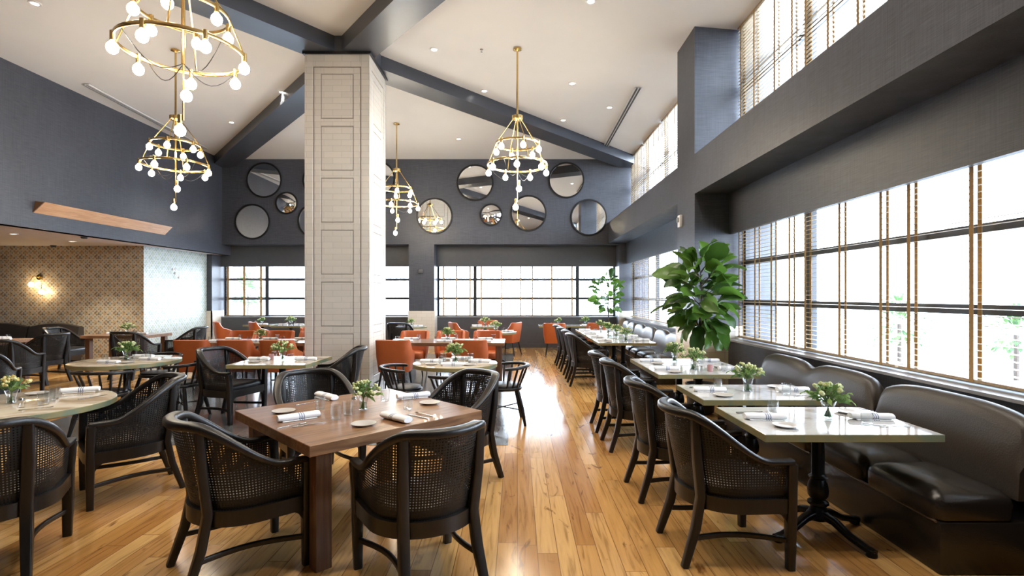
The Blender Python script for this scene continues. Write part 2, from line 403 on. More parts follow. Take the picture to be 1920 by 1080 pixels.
# right side: sill wall, header panel, long beam, pilaster
m = MB()
m.box(3.18, 3.9, -3.2, YB, 0, .915); m.box(2.68, 3.9, 7.9, 8.75, 0, 6.0); m.box(2.68, 3.9, -3.2, 1.0, 0, 6.0)
struct('wall_right', m, M['wall'])
m = MB()
for a, b in ((1.0, 7.9), (8.75, YB)): m.box(3.2, 3.26, a, b, 2.52, 3.13); m.box(3.26, 3.9, a, b, 2.72, 3.13)
struct('wall_header', m, M['wall'])
m = MB(); m.box(2.68, 3.9, 1.0, 7.9, 3.13, 3.73); m.box(2.68, 3.9, 8.75, YB, 3.13, 3.73); struct('wall_beam', m, M['wall'])
m = MB(); m.box(3.15, 3.5, 1.0, 7.9, .915, .94); m.box(3.15, 3.5, 8.75, YB, .915, .94); m.box(3.34, 3.5, 1.0, 7.9, 3.73, 3.75); m.box(3.34, 3.5, 8.75, YB, 3.73, 3.75)
m.box(-9.0, -3.2, 15.83, 16.15, .92, .94); m.box(-2.45, 3.0, 15.83, 16.15, .92, .94)
struct('trim_sill', m, M['sill'])
# wainscot in cream tile on piers and pilaster
def wains(m, x0, x1, y0, y1):
    m.box(x0, x1, y0, y1, 0, 1.13)
m = MB()
wains(m, -9.02, -8.98, YB-.02, 16.0); wains(m, -9.15, -8.98, YB-.02, YB)
m.box(-3.22, -2.43, YB-.022, YB, 0, 1.13); m.box(-3.1, -2.55, YB-.03, YB-.02, .12, 1.0); m.box(-2.45, -2.43, YB, 15.85, 0, 1.13)
m.box(2.98, 3.4, YB-.022, YB, 0, 1.13); m.box(3.05, 3.34, YB-.03, YB-.02, .12, 1.0)
m.box(2.658, 3.4, 7.878, 7.9, 0, 1.13); m.box(2.75, 3.1, 7.868, 7.878, .12, 1.0); m.box(2.658, 2.68, 7.878, 8.772, 0, 1.13); m.box(2.648, 2.658, 7.98, 8.67, .12, 1.0)
struct('trim_wainscot', m, M['tile'], 0)

# hip beams and the dark block over the column
def hip(m, cx, cy, w=.56, drop=.27):
    a = Vector((APX, APY, 0)); c = Vector((cx, cy, 0)); d = (c-a).normalized(); sd = Vector((-d.y, d.x, 0))
    za, zc = APZ-drop, EAVE-drop
    L0 = []
    for p, z in ((a, za), (c+d*.3, zc)):
        L0.append([Vector((*(p+sd*w/2).xy, z)), Vector((*(p-sd*w/2).xy, z)), Vector((*(p-sd*w/2).xy, z+drop+.05)), Vector((*(p+sd*w/2).xy, z+drop+.05))])
    m.loft(L0)
for i, (cx, cy) in enumerate(((XR,YB),(XL,YB),(XR,YF),(XL,YF))):
    m = MB(); hip(m, cx, cy); struct('trim_%d' % (i+1), m, M['beam'])
CX0, CX1, CY0, CY1 = -3.705, -2.575, 9.1, 10.23
m = MB(); m.box(CX0-.02, CX1+.02, CY0-.02, CY1+.02, 5.82, 6.2); struct('trim_capital', m, M['beam'])
m = MB(); m.box(CX0-.03, CX1+.03, CY0-.03, CY1+.03, 5.79, 5.83); struct('trim_collar', m, M['black'])
# column: core plus stiles and rails standing proud of seven panels per face
m = MB()
w = CX1-CX0
cxm, cym = (CX0+CX1)/2, (CY0+CY1)/2
for a in range(4):
    Mx = Matrix.Translation((cxm, cym, 0)) @ Matrix.Rotation(R(90*a), 4, 'Z')
    h = w/2; t = .022
    def pl(u0, u1, z0, z1, d=0.0): m.box(u0, u1, -h-d, -h+t+.003, z0, z1, .004, 1, Mx)
    pl(-h+.002*(a%2), -.42, 0, 5.79); pl(.42, h-.002*(a%2), 0, 5.79); pl(-.42, .42, 5.58, 5.79)     # outer frame
    pl(-.40, -.285, .0, 5.56, -.006); pl(.285, .40, .0, 5.56, -.006)
    zt = 5.56
    for i in range(7):
        z1 = 5.45 - i*.905; z0 = z1-.78
        pl(-.285, .285, z1, zt, -.006); zt = z0
        if z0 < 0: break
        m.box(-.27, .27, -h+.007, -h+.03, max(0, z0+.015), z1-.015, .003, 1, Mx)
    if zt > 0: pl(-.285, .285, 0, zt, -.006)
struct('column', m, M['tile'], 0)
m = MB(); m.box(CX0+.02, CX1-.02, CY0+.02, CY1-.02, 0, 5.79); struct('column_core', m, M['groove'], 0, None)
bpy.data.objects['column_core'].parent = bpy.data.objects['column']

# baseboards
m = MB(); m.box(3.155, 3.18, 8.75, YB, 0, .14); m.box(3.155, 3.18, 1.0, 7.9, 0, .14); struct('baseboard_right', m, M['panel'])
m = MB(); m.box(-9.0, -3.2, 15.83, 15.85, 0, .14); m.box(-2.45, 3.0, 15.83, 15.85, 0, .14); struct('baseboard_back', m, M['panel'])

# ------------------------------------------------------------------ windows
WN = [0]
def window(axis, pos, a0, a1, z0, z1, mull, rails, thick=.06, fw=.05):
    """axis 'x': glass in plane x=pos, along y; axis 'y': plane y=pos, along x"""
    WN[0] += 1
    m = MB()
    def bx(u0, u1, q0, q1, d=thick):
        if axis == 'x': m.box(pos-d/2, pos+d/2, u0, u1, q0, q1)
        else: m.box(u0, u1, pos-d/2, pos+d/2, q0, q1)
    bx(a0, a0+fw, z0, z1); bx(a1-fw, a1, z0, z1); bx(a0, a1, z0, z0+fw); bx(a0, a1, z1-fw, z1)
    for u in mull: bx(u-.05, u+.05, z0, z1, thick+.02)
    for q in rails: bx(a0, a1, q-.038, q+.038, thick+.01)
    o = struct('window_%d' % WN[0], m, M['frame'])
    m = MB()
    if axis == 'x': m.box(pos-.004, pos+.004, a0+.01, a1-.01, z0+.01, z1-.01)
    else: m.box(a0+.01, a1-.01, pos-.004, pos+.004, z0+.01, z1-.01)
    struct('pane', m, M['pane'], 0, o)
window('x', 3.46, 1.0, 7.9, .94, 2.71, (6.15, 2.9), (1.49, 2.09))
window('x', 3.46, 8.75, YB, .94, 2.71, (10.4, 12.9), (1.49, 2.09))
window('x', 3.46, 1.0, 7.9, 3.74, 5.75, (6.15, 4.5, 2.9), (4.72,))
window('x', 3.46, 8.75, YB, 3.74, 5.75, (10.4, 12.1, 13.8), (4.72,))
window('y', 16.12, -9.0, -3.2, .93, 2.65, (-7.7, -4.6), (1.49, 2.075))
window('y', 16.12, -2.45, 3.0, .93, 2.65, (-1.3, 1.85), (1.49, 2.075))

# ------------------------------------------------------------------ venetian blinds
def blind(axis, pos, a0, a1, z0, z1, tapes, label, tilt=0, pitch=.05, depth=.05, grp=None):
    root = empty('venetian_blind', ((pos, (a0+a1)/2, z0) if axis == 'x' else ((a0+a1)/2, pos, z0)))
    c = (a0+a1)/2; hw = (a1-a0)/2
    def P(u, d, z):           # u along, d towards the room
        return Vector((-d, u, z)) if axis == 'x' else Vector((u, -d, z))
    m = MB(); z = .03; ca, sa = math.cos(R(tilt))*depth/2, math.sin(R(tilt))*depth/2
    while z < z1-z0-.04:
        m.loft([[P(-hw, -ca, z-sa), P(-hw, ca, z+sa), P(-hw, ca, z+sa+.0025), P(-hw, -ca, z-sa+.0025)], [P(hw, -ca, z-sa), P(hw, ca, z+sa), P(hw, ca, z+sa+.0025), P(hw, -ca, z-sa+.0025)]])
        z += pitch
    mk('slats', m, M['slat'], root, 0)
    def bar(name, zz0, zz1, mat, d0=-.03, d1=.03):
        m = MB(); m.loft([[P(-hw, d0, zz0), P(-hw, d1, zz0), P(-hw, d1, zz1), P(-hw, d0, zz1)], [P(hw, d0, zz0), P(hw, d1, zz0), P(hw, d1, zz1), P(hw, d0, zz1)]]); mk(name, m, mat, root, 0)
    bar('bottom_rail', 0, .02, M['slat']); bar('head_rail', z1-z0-.04, z1-z0, M['slat'])
    for t in tapes:
        m = MB()
        for d in (-.031, .031):
            m.loft([[P(t-c-.019, d-.001, .0), P(t-c+.019, d-.001, .0), P(t-c+.019, d+.001, .0), P(t-c-.019, d+.001, .0)], [P(t-c-.019, d-.001, z1-z0-.03), P(t-c+.019, d-.001, z1-z0-.03), P(t-c+.019, d+.001, z1-z0-.03), P(t-c-.019, d+.001, z1-z0-.03)]])
        mk('ladder_tape', m, M['tape'], root, 0)
    tag(root, label, 'blind', grp)
    return root
BX = 3.34
blind('x', BX, 6.18, 7.86, .965, 2.70, (7.80, 7.28, 6.81, 6.36), 'wooden blind beside the large fig, on the banquette window', -3)
blind('x', BX, 4.58, 6.12, .965, 2.70, (6.01, 5.37, 4.76), 'middle wooden blind with gold tapes on the long banquette window', -3)
blind('x', BX, 2.6, 4.54, .965, 2.70, (4.42, 3.81, 3.2, 2.72), 'wooden blind with gold tapes behind the first banquette', -3)
blind('x', BX, 1.05, 2.56, .965, 2.70, (2.4, 1.8, 1.2), 'wooden blind at the camera end of the banquette window', -3)
for i, (a, b, w) in enumerate(((8.8, 10.8, 'just past the large fig'), (10.85, 12.9, 'in the middle of the far banquette window'), (12.95, 15.3, 'nearest the small fig by the far corner'))):
    blind('x', BX, a, b, .965, 2.70, (a+.25, (a+b)/2-.3, (a+b)/2+.3, b-.25), 'wooden blind ' + w, -2)
for i, (a, b, w) in enumerate(((6.18, 7.86, 'beside the dark pilaster'), (4.53, 6.12, 'second from the dark pilaster'), (2.93, 4.47, 'third from the dark pilaster'), (1.05, 2.87, 'fourth from the dark pilaster'))):
    blind('x', BX, a, b, 3.77, 5.62, (a+.12, a+.55, b-.55, b-.12), 'wooden blind high in the clerestory, ' + w, -14)
for i, (a, b, w) in enumerate(((8.8, 10.35, 'just beyond the dark pilaster'), (10.45, 12.05, 'in the middle beyond the pilaster'), (12.15, 13.75, 'with pale light beyond the pilaster'), (13.85, 15.3, 'in the far corner'))):
    blind('x', BX, a, b, 3.77, 5.62, (a+.12, a+.55, b-.55, b-.12), 'wooden clerestory blind ' + w, -14)
BY = 16.02
blind('y', BY, -8.95, -7.75, .96, 2.64, (-8.87, -8.37, -7.86), 'wooden blind on the far window beside the pale papered wall', 3)
blind('y', BY, -2.4, -1.35, .96, 2.64, (-2.26, -1.86, -1.45), 'narrow wooden blind on the far window beside the cream pier', 3)
blind('y', BY, -1.25, .28, .96, 2.64, (-1.1, -.49, .1), 'wooden blind in the middle of the far window over orange chairs', 3)
blind('y', BY, .3, 1.8, .96, 2.64, (.46, 1.05, 1.68), 'wooden blind on the far window over the empty aisle end', 3)

# ------------------------------------------------------------------ small fixed things
def mirror(px, py, r, convex, label, grp=None):
    x = (px-VX)*YB/F; z = CH-(py-VY)*YB/F
    root = empty('round_wall_mirror', (x, YB, z))
    m = MB(); n = 48; prof = rrect(.05, .022, .3)
    m.sweep([(r*math.cos(2*math.pi*i/n), -.028, r*math.sin(2*math.pi*i/n)) for i in range(n)], prof, (0,1,0), True); mk('frame', m, M['black'], root)
    m = MB(); loops = []
    for k in range(8):
        q = r*(1-k/7*.98); d = (-.02 - (.09*(1-(q/r)**2) if convex else 0)); loops.append([Vector((q*math.cos(2*math.pi*i/n), d, q*math.sin(2*math.pi*i/n))) for i in range(n)])
    m.loft(loops[::-1] if False else loops, True, False); m.bm.faces.new([v for v in list(m.bm.verts)[-n:]])
    mk('mirror_glass', m, M['mirror'], root, 60 if convex else 0)
    m = MB(); m.prism([(r*.97*math.cos(2*math.pi*i/n), r*.97*math.sin(2*math.pi*i/n)) for i in range(n)], 'y', -.016, -.002); mk('backing', m, M['black'], root, 0)
    tag(root, label, 'mirror', grp)
GM = 'round mirrors across the far wall'
for px, py, r, cv, lb in ((496,338,.50,0,'round black-framed wall mirror upper of the pair by the hip beam'),
    (474,416,.50,0,'round black-framed wall mirror low beside the side wall, reflecting plain grey'),
    (538,381,.31,1,'small convex black-framed mirror beside the column and the two large mirrors'),
    (592,414,.50,0,'round wall mirror half hidden by the column, low on its wallpaper side'),
    (601,338,.50,0,'round wall mirror almost hidden behind the column at the top'),
    (708,335,.50,0,'round wall mirror hidden behind column and hub of the far chandelier'),
    (815,405,.51,0,'round black-framed wall mirror beside the bulbs of the far chandelier'),
    (891,343,.52,0,'round black-framed wall mirror high, showing pale ceiling and a beam'),
    (921,403,.31,1,'small convex black-framed mirror below the aisle chandelier'),
    (991,400,.51,0,'round wall mirror behind the lowest bulb of the aisle chandelier'),
    (1062,338,.51,0,'round wall mirror high beside the hip beam near the windows'),
    (1104,408,.52,0,'round wall mirror low, last one towards the window wall, mostly dark')):
    mirror(px, py, r, cv, lb, GM)

# canted timber panel on the side wall
root = empty('canted_wall_light', (XL, 9.4, 3.08))
m = MB(); m.loft([[(0,0,0),(.16,.05,.2),(0,.05,.2)], [(0,3.5,0),(.16,3.55,.2),(0,3.55,.2)]]); mk('timber_front', m, M['copper'], root, 0)
m = MB(); m.loft([[(.0,-.02,.0),(.165,.03,.2),(0,.03,.21)],[(.0,.0,.0),(.165,.05,.2),(0,.05,.21)]]); mk('end_cap', m, M['copperd'], root, 0)
tag(root, 'long canted wooden trough light on the dark side wall', 'wall light')

def ceiling_fix(px, py, plane=None):
    """pixel on the pyramid ceiling -> world, by marching the view ray"""
    d = Vector(((px-VX)/F, 1, -(py-VY)/F)); t = 1.0
    while t < 16 and CH + d.z*t < ceil_z(d.x*t, t): t += .01
    return Vector((d.x*t, t, ceil_z(d.x*t, t)))
def downlight(p, label, slope=True, power=120):
    root = empty('recessed_downlight', p)
    n = 20; m = MB()
    m.lathe([(.05,-.012),(.075,-.012),(.08,-.004),(.08,.012),(.05,.012)], n, cap=False); mk('trim_ring', m, M['white'], root)
    m = MB(); m.lathe([(.05,-.004),(.05,.008)], n); mk('lens', m, M['lens'], root, 0)
    tag(root, label, 'ceiling light', 'recessed ceiling lights')
    if power:
        ld = bpy.data.lights.new('downlight_lamp', 'SPOT'); ld.energy = power; ld.color = (1,.90,.76); ld.spot_size = R(95); ld.spot_blend = .6; ld.shadow_soft_size = .05
        lo = bpy.data.objects.new('lamp', ld); lo.parent = root; lo.location = (0,0,-.03); COL.objects.link(lo)
for px, py, lb in ((65,6,'recessed downlight at the top, over the camera-side chandelier'), (434,229,'recessed downlight on the ceiling slope below the hip beam of the wallpaper side'),
    (528,172,'recessed downlight tucked beside the column and the hip beam'), (814,92,'recessed downlight beside the column on the window slope'), (908,170,'recessed downlight above the window-side hip beam, near the aisle chandelier stem'),
    (1073,156,'recessed downlight between chandelier stem and slot diffuser'), (1056,225,'recessed downlight just above the hip beam past the aisle chandelier'), (1108,2,'recessed downlight at the top over the aisle'),
    (860,260,'recessed downlight on the far ceiling slope'), (1143,201,'tiny recessed downlight beside the slot diffuser')):
    downlight(ceiling_fix(px, py), lb)
for px, py, lb in ((25,438,'recessed light in the low ceiling, first by the bulkhead'), (135,452,'recessed light in the low ceiling before the wallpaper')):
    p = at(px, py, 2.8); downlight(p, lb, False, 110)
for x, y, lb in ((-3.4,2.6,'over the round green-edged table'), (-1.2,2.9,'over the walnut table'), (.6,2.8,'over the aisle at the camera'), (1.8,2.3,'over the banquette closest to the camera'), (1.8,4.3,'over the first two banquette tables'), (-6.0,3.2,'over the wallpaper side at the camera'), (1.8,6.4,'over the third and fourth banquette tables'), (-.2,5.2,'over the aisle before the round table')):
    downlight(Vector((x, y, ceil_z(x, y) if y > YF else EAVE)), 'recessed downlight in the ceiling ' + lb, True, 105)
# sprinkler heads
for px, py, lb in ((903,92,'small sprinkler head on the ceiling beside the aisle chandelier canopy'),):
    p = ceiling_fix(px, py); root = empty('sprinkler_head', p)
    m = MB(); m.lathe([(.03,.005),(.03,-.006),(.012,-.01),(.01,-.04),(.02,-.045),(.02,-.05)], 12); mk('head', m, M['steel'], root); tag(root, lb, 'sprinkler')
for px, py, lb in ((158,444,'dark sprinkler head in the low ceiling'), (100,460,'round smoke detector on the low ceiling by the wallpaper')):
    p = at(px, py, 2.8); root = empty('smoke_detector' if 'detector' in lb else 'sprinkler_head', p)
    m = MB(); m.lathe([(.06,0),(.06,-.02),(.045,-.04),(.01,-.045)], 16); mk('housing', m, M['slot'], root); tag(root, lb, 'sprinkler' if 'sprinkler' in lb else 'smoke detector')
# slot diffusers
for (a, b, lb) in (((1197,162),(1135,274),'long narrow slot diffuser in the ceiling towards the clerestory'), ((160,155),(385,276),'long pale slot diffuser in the ceiling along the side wall')):
    p, q = ceiling_fix(*a), ceiling_fix(*b); p.z -= .03; q.z -= .03; root = empty('slot_diffuser', p); v = q-p
    def bar(o): 
        sd = Vector((-v.y, v.x, 0)).normalized()
        m = MB(); m.sweep([sd*o, v+sd*o], [(-.016,-.02),(.016,-.02),(.016,.01),(-.016,.01)]); return m
    pale = 'pale' in lb
    mk('blade', bar(-.03), M['sill' if pale else 'slot'], root, 0); mk('blade', bar(.03), M['sill' if pale else 'slot'], root, 0)
    m = MB(); sd = Vector((-v.y, v.x, 0)).normalized(); m.sweep([Vector((0,0,.0)), v], [(-.07,-.012),(.07,-.012),(.07,.01),(-.07,.01)]); mk('flange', m, M['white'], root, 0)
    tag(root, lb, 'air vent')
# fire strobe on the pilaster
root = empty('fire_alarm_strobe', (2.68, 8.53, CH+138/F*8.53))
m = MB(); m.box(-.05, 0, -.06, .06, -.1, .1, .01); mk('housing', m, M['white'], root)
m = MB(); m.box(-.075, -.048, -.03, .03, -.02, .06, .008); mk('strobe_lens', m, M['sill'], root)
tag(root, 'white fire alarm strobe on the dark pilaster above the fig', 'alarm')
root = empty('wall_speaker', (-2.84, YB, CH+44/F*YB))
m = MB(); m.box(-.07, .07, -.05, 0, -.06, .06, .012); mk('housing', m, M['panel'], root); tag(root, 'small dark grey sensor on the pier between the far windows', 'sensor')
# sconces on the wallpaper
def sconce(px, py, mat, label, on):
    x = (px-VX)*12.8/F; z = CH-(py-VY)*12.8/F
    root = empty('wall_sconce', (x, 12.8, z) if on else (-9.15, 13.9, 2.28))
    if not on: root.rotation_euler[2] = R(90); root.scale = (.6,.6,.6)
    m = MB(); m.prism([(.07*math.cos(2*math.pi*i/20), .07*math.sin(2*math.pi*i/20)) for i in range(20)], 'y', -.025, 0); mk('backplate', m, M['brass' if on else 'wpaper'], root)
    for sx, dz in ((-.09, -.22), (.16, -.40)):
        m = MB(); m.tube([(0,-.02,0),(sx*.6,-.12,.03),(sx,-.14,-.05),(sx,-.14,dz+.12)], .009); mk('arm', m, M['brass' if on else 'wpaper'], root)
        m = MB(); m.ball((sx,-.14,dz+.04), .055); mk('bulb', m, mat, root)
    tag(root, label, 'wall lamp')
sconce(75, 520, M['sconceb'], 'brass two-bulb sconce glowing on the patterned wallpaper', True)
sconce(330, 500, M['wpaper'], 'pale unlit sconce on the bright papered return wall', False)

# ------------------------------------------------------------------ chandeliers
bulb_me = None
def chandelier(x, y, label):
    global bulb_me
    zc = ceil_z(x, y) - .005
    root = empty('ring_chandelier', (x, y, zc))
    ZH, ZU, ZL, RU, RL = 4.68-zc, 4.22-zc, 3.86-zc, .38, .52
    m = MB(); m.lathe([(.01,.0),(.075,.0),(.075,-.02),(.03,-.035),(.012,-.05)], 20); mk('canopy', m, M['brass'], root)
    m = MB(); m.tube([(0,0,-.03),(0,0,ZL-.12)], .017, ref=(0,1,0)); mk('stem', m, M['brass'], root)
    m = MB(); m.lathe([(.02,ZH+.06),(.05,ZH+.045),(.095,ZH+.03),(.095,ZH-.03),(.05,ZH-.05),(.02,ZH-.06)], 24); mk('hub', m, M['brass'], root)
    for rr, z in ((RU, ZU), (RL, ZL)):
        m = MB(); m.sweep([(rr*math.cos(2*math.pi*i/48), rr*math.sin(2*math.pi*i/48), z) for i in range(48)], rrect(.014, .036, .3), (0,0,1), True); mk('ring', m, M['brass'], root)
    for k in range(4):
        a = R(20+90*k); c, s = math.cos(a), math.sin(a)
        m = MB(); m.tube([(.07*c,.07*s,ZH-.02),(RU*c,RU*s,ZU),(RL*c,RL*s,ZL)], .008, 6); mk('rod', m, M['brass'], root)
        a2 = R(65+90*k); c2, s2 = math.cos(a2), math.sin(a2)
        m = MB(); m.tube([(RL*c2*(1-t)+.02*c2*t, RL*s2*(1-t)+.02*s2*t, ZL-.02-.28*math.sin(math.pi*min(1,t*.98))**1.0*.55-.1*t) for t in [i/8 for i in range(9)]], .004, 5); mk('cable', m, M['black'], root)
    m = MB(); m.tube([(.0,.0,ZL-.1),(.0,.0,3.22-zc)], .008, ref=(0,1,0)); mk('drop_rod', m, M['brass'], root)
    spots = [(RU*math.cos(R(45+60*k)), RU*math.sin(R(45+60*k)), ZU) for k in range(6)] + [(RL*math.cos(R(12+51.43*k)), RL*math.sin(R(12+51.43*k)), ZL) for k in range(7)] + [(.03,0,3.56-zc), (-.03,0,3.24-zc)]
    for (bx, by, bz) in spots:
        m = MB(); m.lathe([(.012,.035),(.021,.03),(.021,-.05),(.017,-.055)], 12, (bx,by,bz)); so = mk('socket', m, M['brass'], root)
        if bulb_me is None:
            m = MB(); m.lathe([(.012,-.045),(.018,-.06),(.042,-.09),(.048,-.115),(.041,-.145),(.022,-.163),(.003,-.168)], 14); bo = mk('bulb', m, M['bulb'], so); bulb_me = bo.data
        else:
            bo = bpy.data.objects.new('bulb', bulb_me); COL.objects.link(bo); bo.parent = so
        bo.location = (bx, by, bz)
    tag(root, label, 'chandelier', 'brass ring chandeliers around the column')
chandelier(0.0, 9.08, 'brass two-ring chandelier hanging over the aisle towards the windows')
chandelier(-2.98, 12.9, 'smallest brass chandelier, farthest one, peeking out beside the column')
chandelier(-5.95, 9.1, 'brass two-ring chandelier hanging before the dark side wall')
chandelier(-3.1, 4.85, 'largest brass chandelier, closest to the camera, cut by the top edge')

# ------------------------------------------------------------------ chairs
def u_plan(n=40, front=.235, hw=.285, yc=-.02, ry=.27):
    """U from +x arm front round the back to -x arm front, even arclength"""
    raw = [(hw, front - (front-yc)*i/30) for i in range(30)] + [(hw*math.cos(math.pi*i/80), yc - ry*math.sin(math.pi*i/80)) for i in range(81)] + [(-hw, yc + (front-yc)*i/30) for i in range(1, 31)]
    d = [0]
    for a, b in zip(raw, raw[1:]): d.append(d[-1] + math.dist(a, b))
    out = []; j = 0
    for i in range(n+1):
        s = d[-1]*i/n
        while j < len(d)-2 and d[j+1] < s: j += 1
        t = (s-d[j])/max(1e-9, d[j+1]-d[j]); out.append((raw[j][0]+(raw[j+1][0]-raw[j][0])*t, raw[j][1]+(raw[j+1][1]-raw[j][1])*t, s))
    return out, d[-1]
def sstep(a, b, x):
    t = max(0, min(1, (x-a)/(b-a))); return t*t*(3-2*t)

def make_cane_chair():
    root = empty('cane_armchair'); root.scale = (1.06, 1.05, 1.015)
    U, tot = u_plan(44)
    def rail(i):
        x, y, s = U[i]; e = min(s, tot-s); z = .625 + .255*sstep(.12, .52, e)
        lean = (z-.42)/.46; b = sstep(.12, -.28, y) if False else max(0, min(1, (.1-y)/.38))
        return Vector((x*(1+.05*lean), y - .085*lean*b, z))
    def base(i):
        x, y, s = U[i]; return Vector((x*.965, y*.965, .40))
    path = [rail(i) for i in range(len(U))]
    m = MB(); sc = [1 + .35*sstep(.15, .5, min(U[i][2], tot-U[i][2])) for i in range(len(U))]
    m.sweep(path, rrect(.05, .034, .35), (0,0,1), False, True, sc); mk('top_rail', m, M['ebony'], root)
    pts, uvs = [], []; rows = 7
    for k in range(rows+1):
        t = k/rows; r_, u_ = [], []
        for i in range(1, len(U)-1):
            a, b = base(i), rail(i) - Vector((0,0,.012)); p = a.lerp(b, t); p.z = a.z + (b.z-a.z)*t; r_.append(p); u_.append((U[i][2], p.z))
        pts.append(r_); uvs.append(u_)
    m = MB(); m.grid(pts, uvs); mk('cane_panel', m, M['cane'], root, 60)
    # inner cane skin, 14 mm inside, so the back has real thickness
    # seat frame
    loop = [(x*.965, y*.965) for x, y, s in U]
    m = MB(); m.sweep([(x, y, .372) for x, y in loop] + [(-.19,.245,.372),(0,.25,.372),(.19,.245,.372)], [(-.022,-.042),(.012,-.042),(.012,.042),(-.022,.042)], (0,0,1), True); mk('seat_frame', m, M['ebony'], root)
    L0 = loop + [(-.19,.235),(0,.24),(.19,.235)]
    m = MB(); m.loft([[Vector((x*k, y*k+.0, z)) for x, y in L0] for k, z in ((.93,.385),(.96,.42),(.955,.445),(.92,.463),(.8,.478),(.5,.487),(.02,.49))]); mk('seat_cushion', m, M['leather'], root, 50)
    def rail_near(x):
        best = min((i for i in range(len(U)) if U[i][1] < -.05), key=lambda i: abs(rail(i).x-x)); return rail(best)
    for sx in (1, -1):
        m = MB(); m.sweep([(sx*.272,.232,.0),(sx*.276,.232,.3),(sx*.278,.232,.45),(sx*.29,.228,.615)], rrect(.058, .052, .2), (0,1,0), False, True, [.8,1,1,1]); mk('leg', m, M['ebony'], root)
        rr = rail_near(sx*.2)
        m = MB(); m.sweep([(sx*.215,-.345,0),(sx*.20,-.275,.22),(sx*.192,-.243,.40),(rr.x*.98,(rr.y-.238)/2-.012,.64),(rr.x,rr.y-.004,rr.z-.01)], rrect(.055, .048, .2), (0,1,0), False, True, [.78,.97,1,.97,.88]); mk('leg', m, M['ebony'], root)
        # side stretcher, bowed
        m = MB(); m.sweep([(sx*(.272-.05*math.sin(math.pi*t))+sx*(-.06)*t, .232-.53*t, .165+.005*math.sin(math.pi*t)) for t in [i/8 for i in range(9)]], rrect(.022, .03, .3)); mk('stretcher', m, M['ebony'], root)
        # corner brackets
        m = MB(); arc = [(0,0)] + [(.075-.075*math.sin(R(90-a)) , -.075+.075*math.cos(R(90-a)) ) for a in range(0, 91, 15)]
        poly = [(.232-.02-q[0], .335+q[1]) for q in ((0,0),(.08,0),(.05,-.008),(.024,-.026),(.008,-.055),(0,-.09))]
        m.prism(poly, 'x', sx*.262, sx*.286)
        poly = [(sx*(.25-q[0]), .335+q[1]) for q in ((0,0),(.08,0),(.05,-.008),(.024,-.026),(.008,-.055),(0,-.09))]
        m.prism(poly, 'y', .222, .246); mk('bracket', m, M['ebony'], root, 0)
    tag(root, '', 'chair')
    return root

def make_spindle_chair():
    root = empty('spindle_chair')
    m = MB(); m.loft([[Vector((.23*k*math.cos(2*math.pi*i/28), .22*k*math.sin(2*math.pi*i/28), z)) for i in range(28)] for k, z in ((.8,.415),(.97,.42),(1,.435),(1,.45),(.96,.458))]); mk('seat', m, M['ebony'], root, 50)
    m = MB(); m.loft([[Vector((.21*k*math.cos(2*math.pi*i/28), .20*k*math.sin(2*math.pi*i/28), z)) for i in range(28)] for k, z in ((.95,.456),(1,.468),(.97,.482),(.8,.49),(.03,.494))]); mk('seat_pad', m, M['leather'], root, 50)
    arc = [(.29*math.cos(R(a)), -.02+.27*math.sin(R(a)), .70+.02*math.sin(R(a))*-1) for a in range(-188, 9, 7)]
    m = MB(); m.sweep(arc, rrect(.046, .036, .35), (0,0,1), False, True, [.8]+[1]*(len(arc)-2)+[.8]); mk('back_rail', m, M['ebony'], root)
    for a in range(-176, 1, 22):
        c, s = math.cos(R(a)), math.sin(R(a))
        m = MB(); m.tube([(.2*c, .19*s, .45), (.245*c,-.01+.23*s,.58), (.285*c, -.02+.265*s, .695)], [.011,.014,.011], 6); mk('spindle', m, M['ebony'], root)
    for sx in (1,-1):
        for sy in (1,-1):
            m = MB(); m.tube([(sx*.235, sy*.235, 0), (sx*.2, sy*.2, .2), (sx*.15, sy*.15, .42)], [.017,.026,.023], 8); mk('leg', m, M['ebony'], root)
    m = MB(); m.tube([(-.2,-.2,.19),(.2,.2,.19)], .008, 6); mk('stretcher', m, M['ebony'], root)
    m = MB(); m.tube([(.2,-.2,.2),(-.2,.2,.2)], .008, 6); mk('stretcher', m, M['ebony'], root)
    tag(root, '', 'chair'); return root

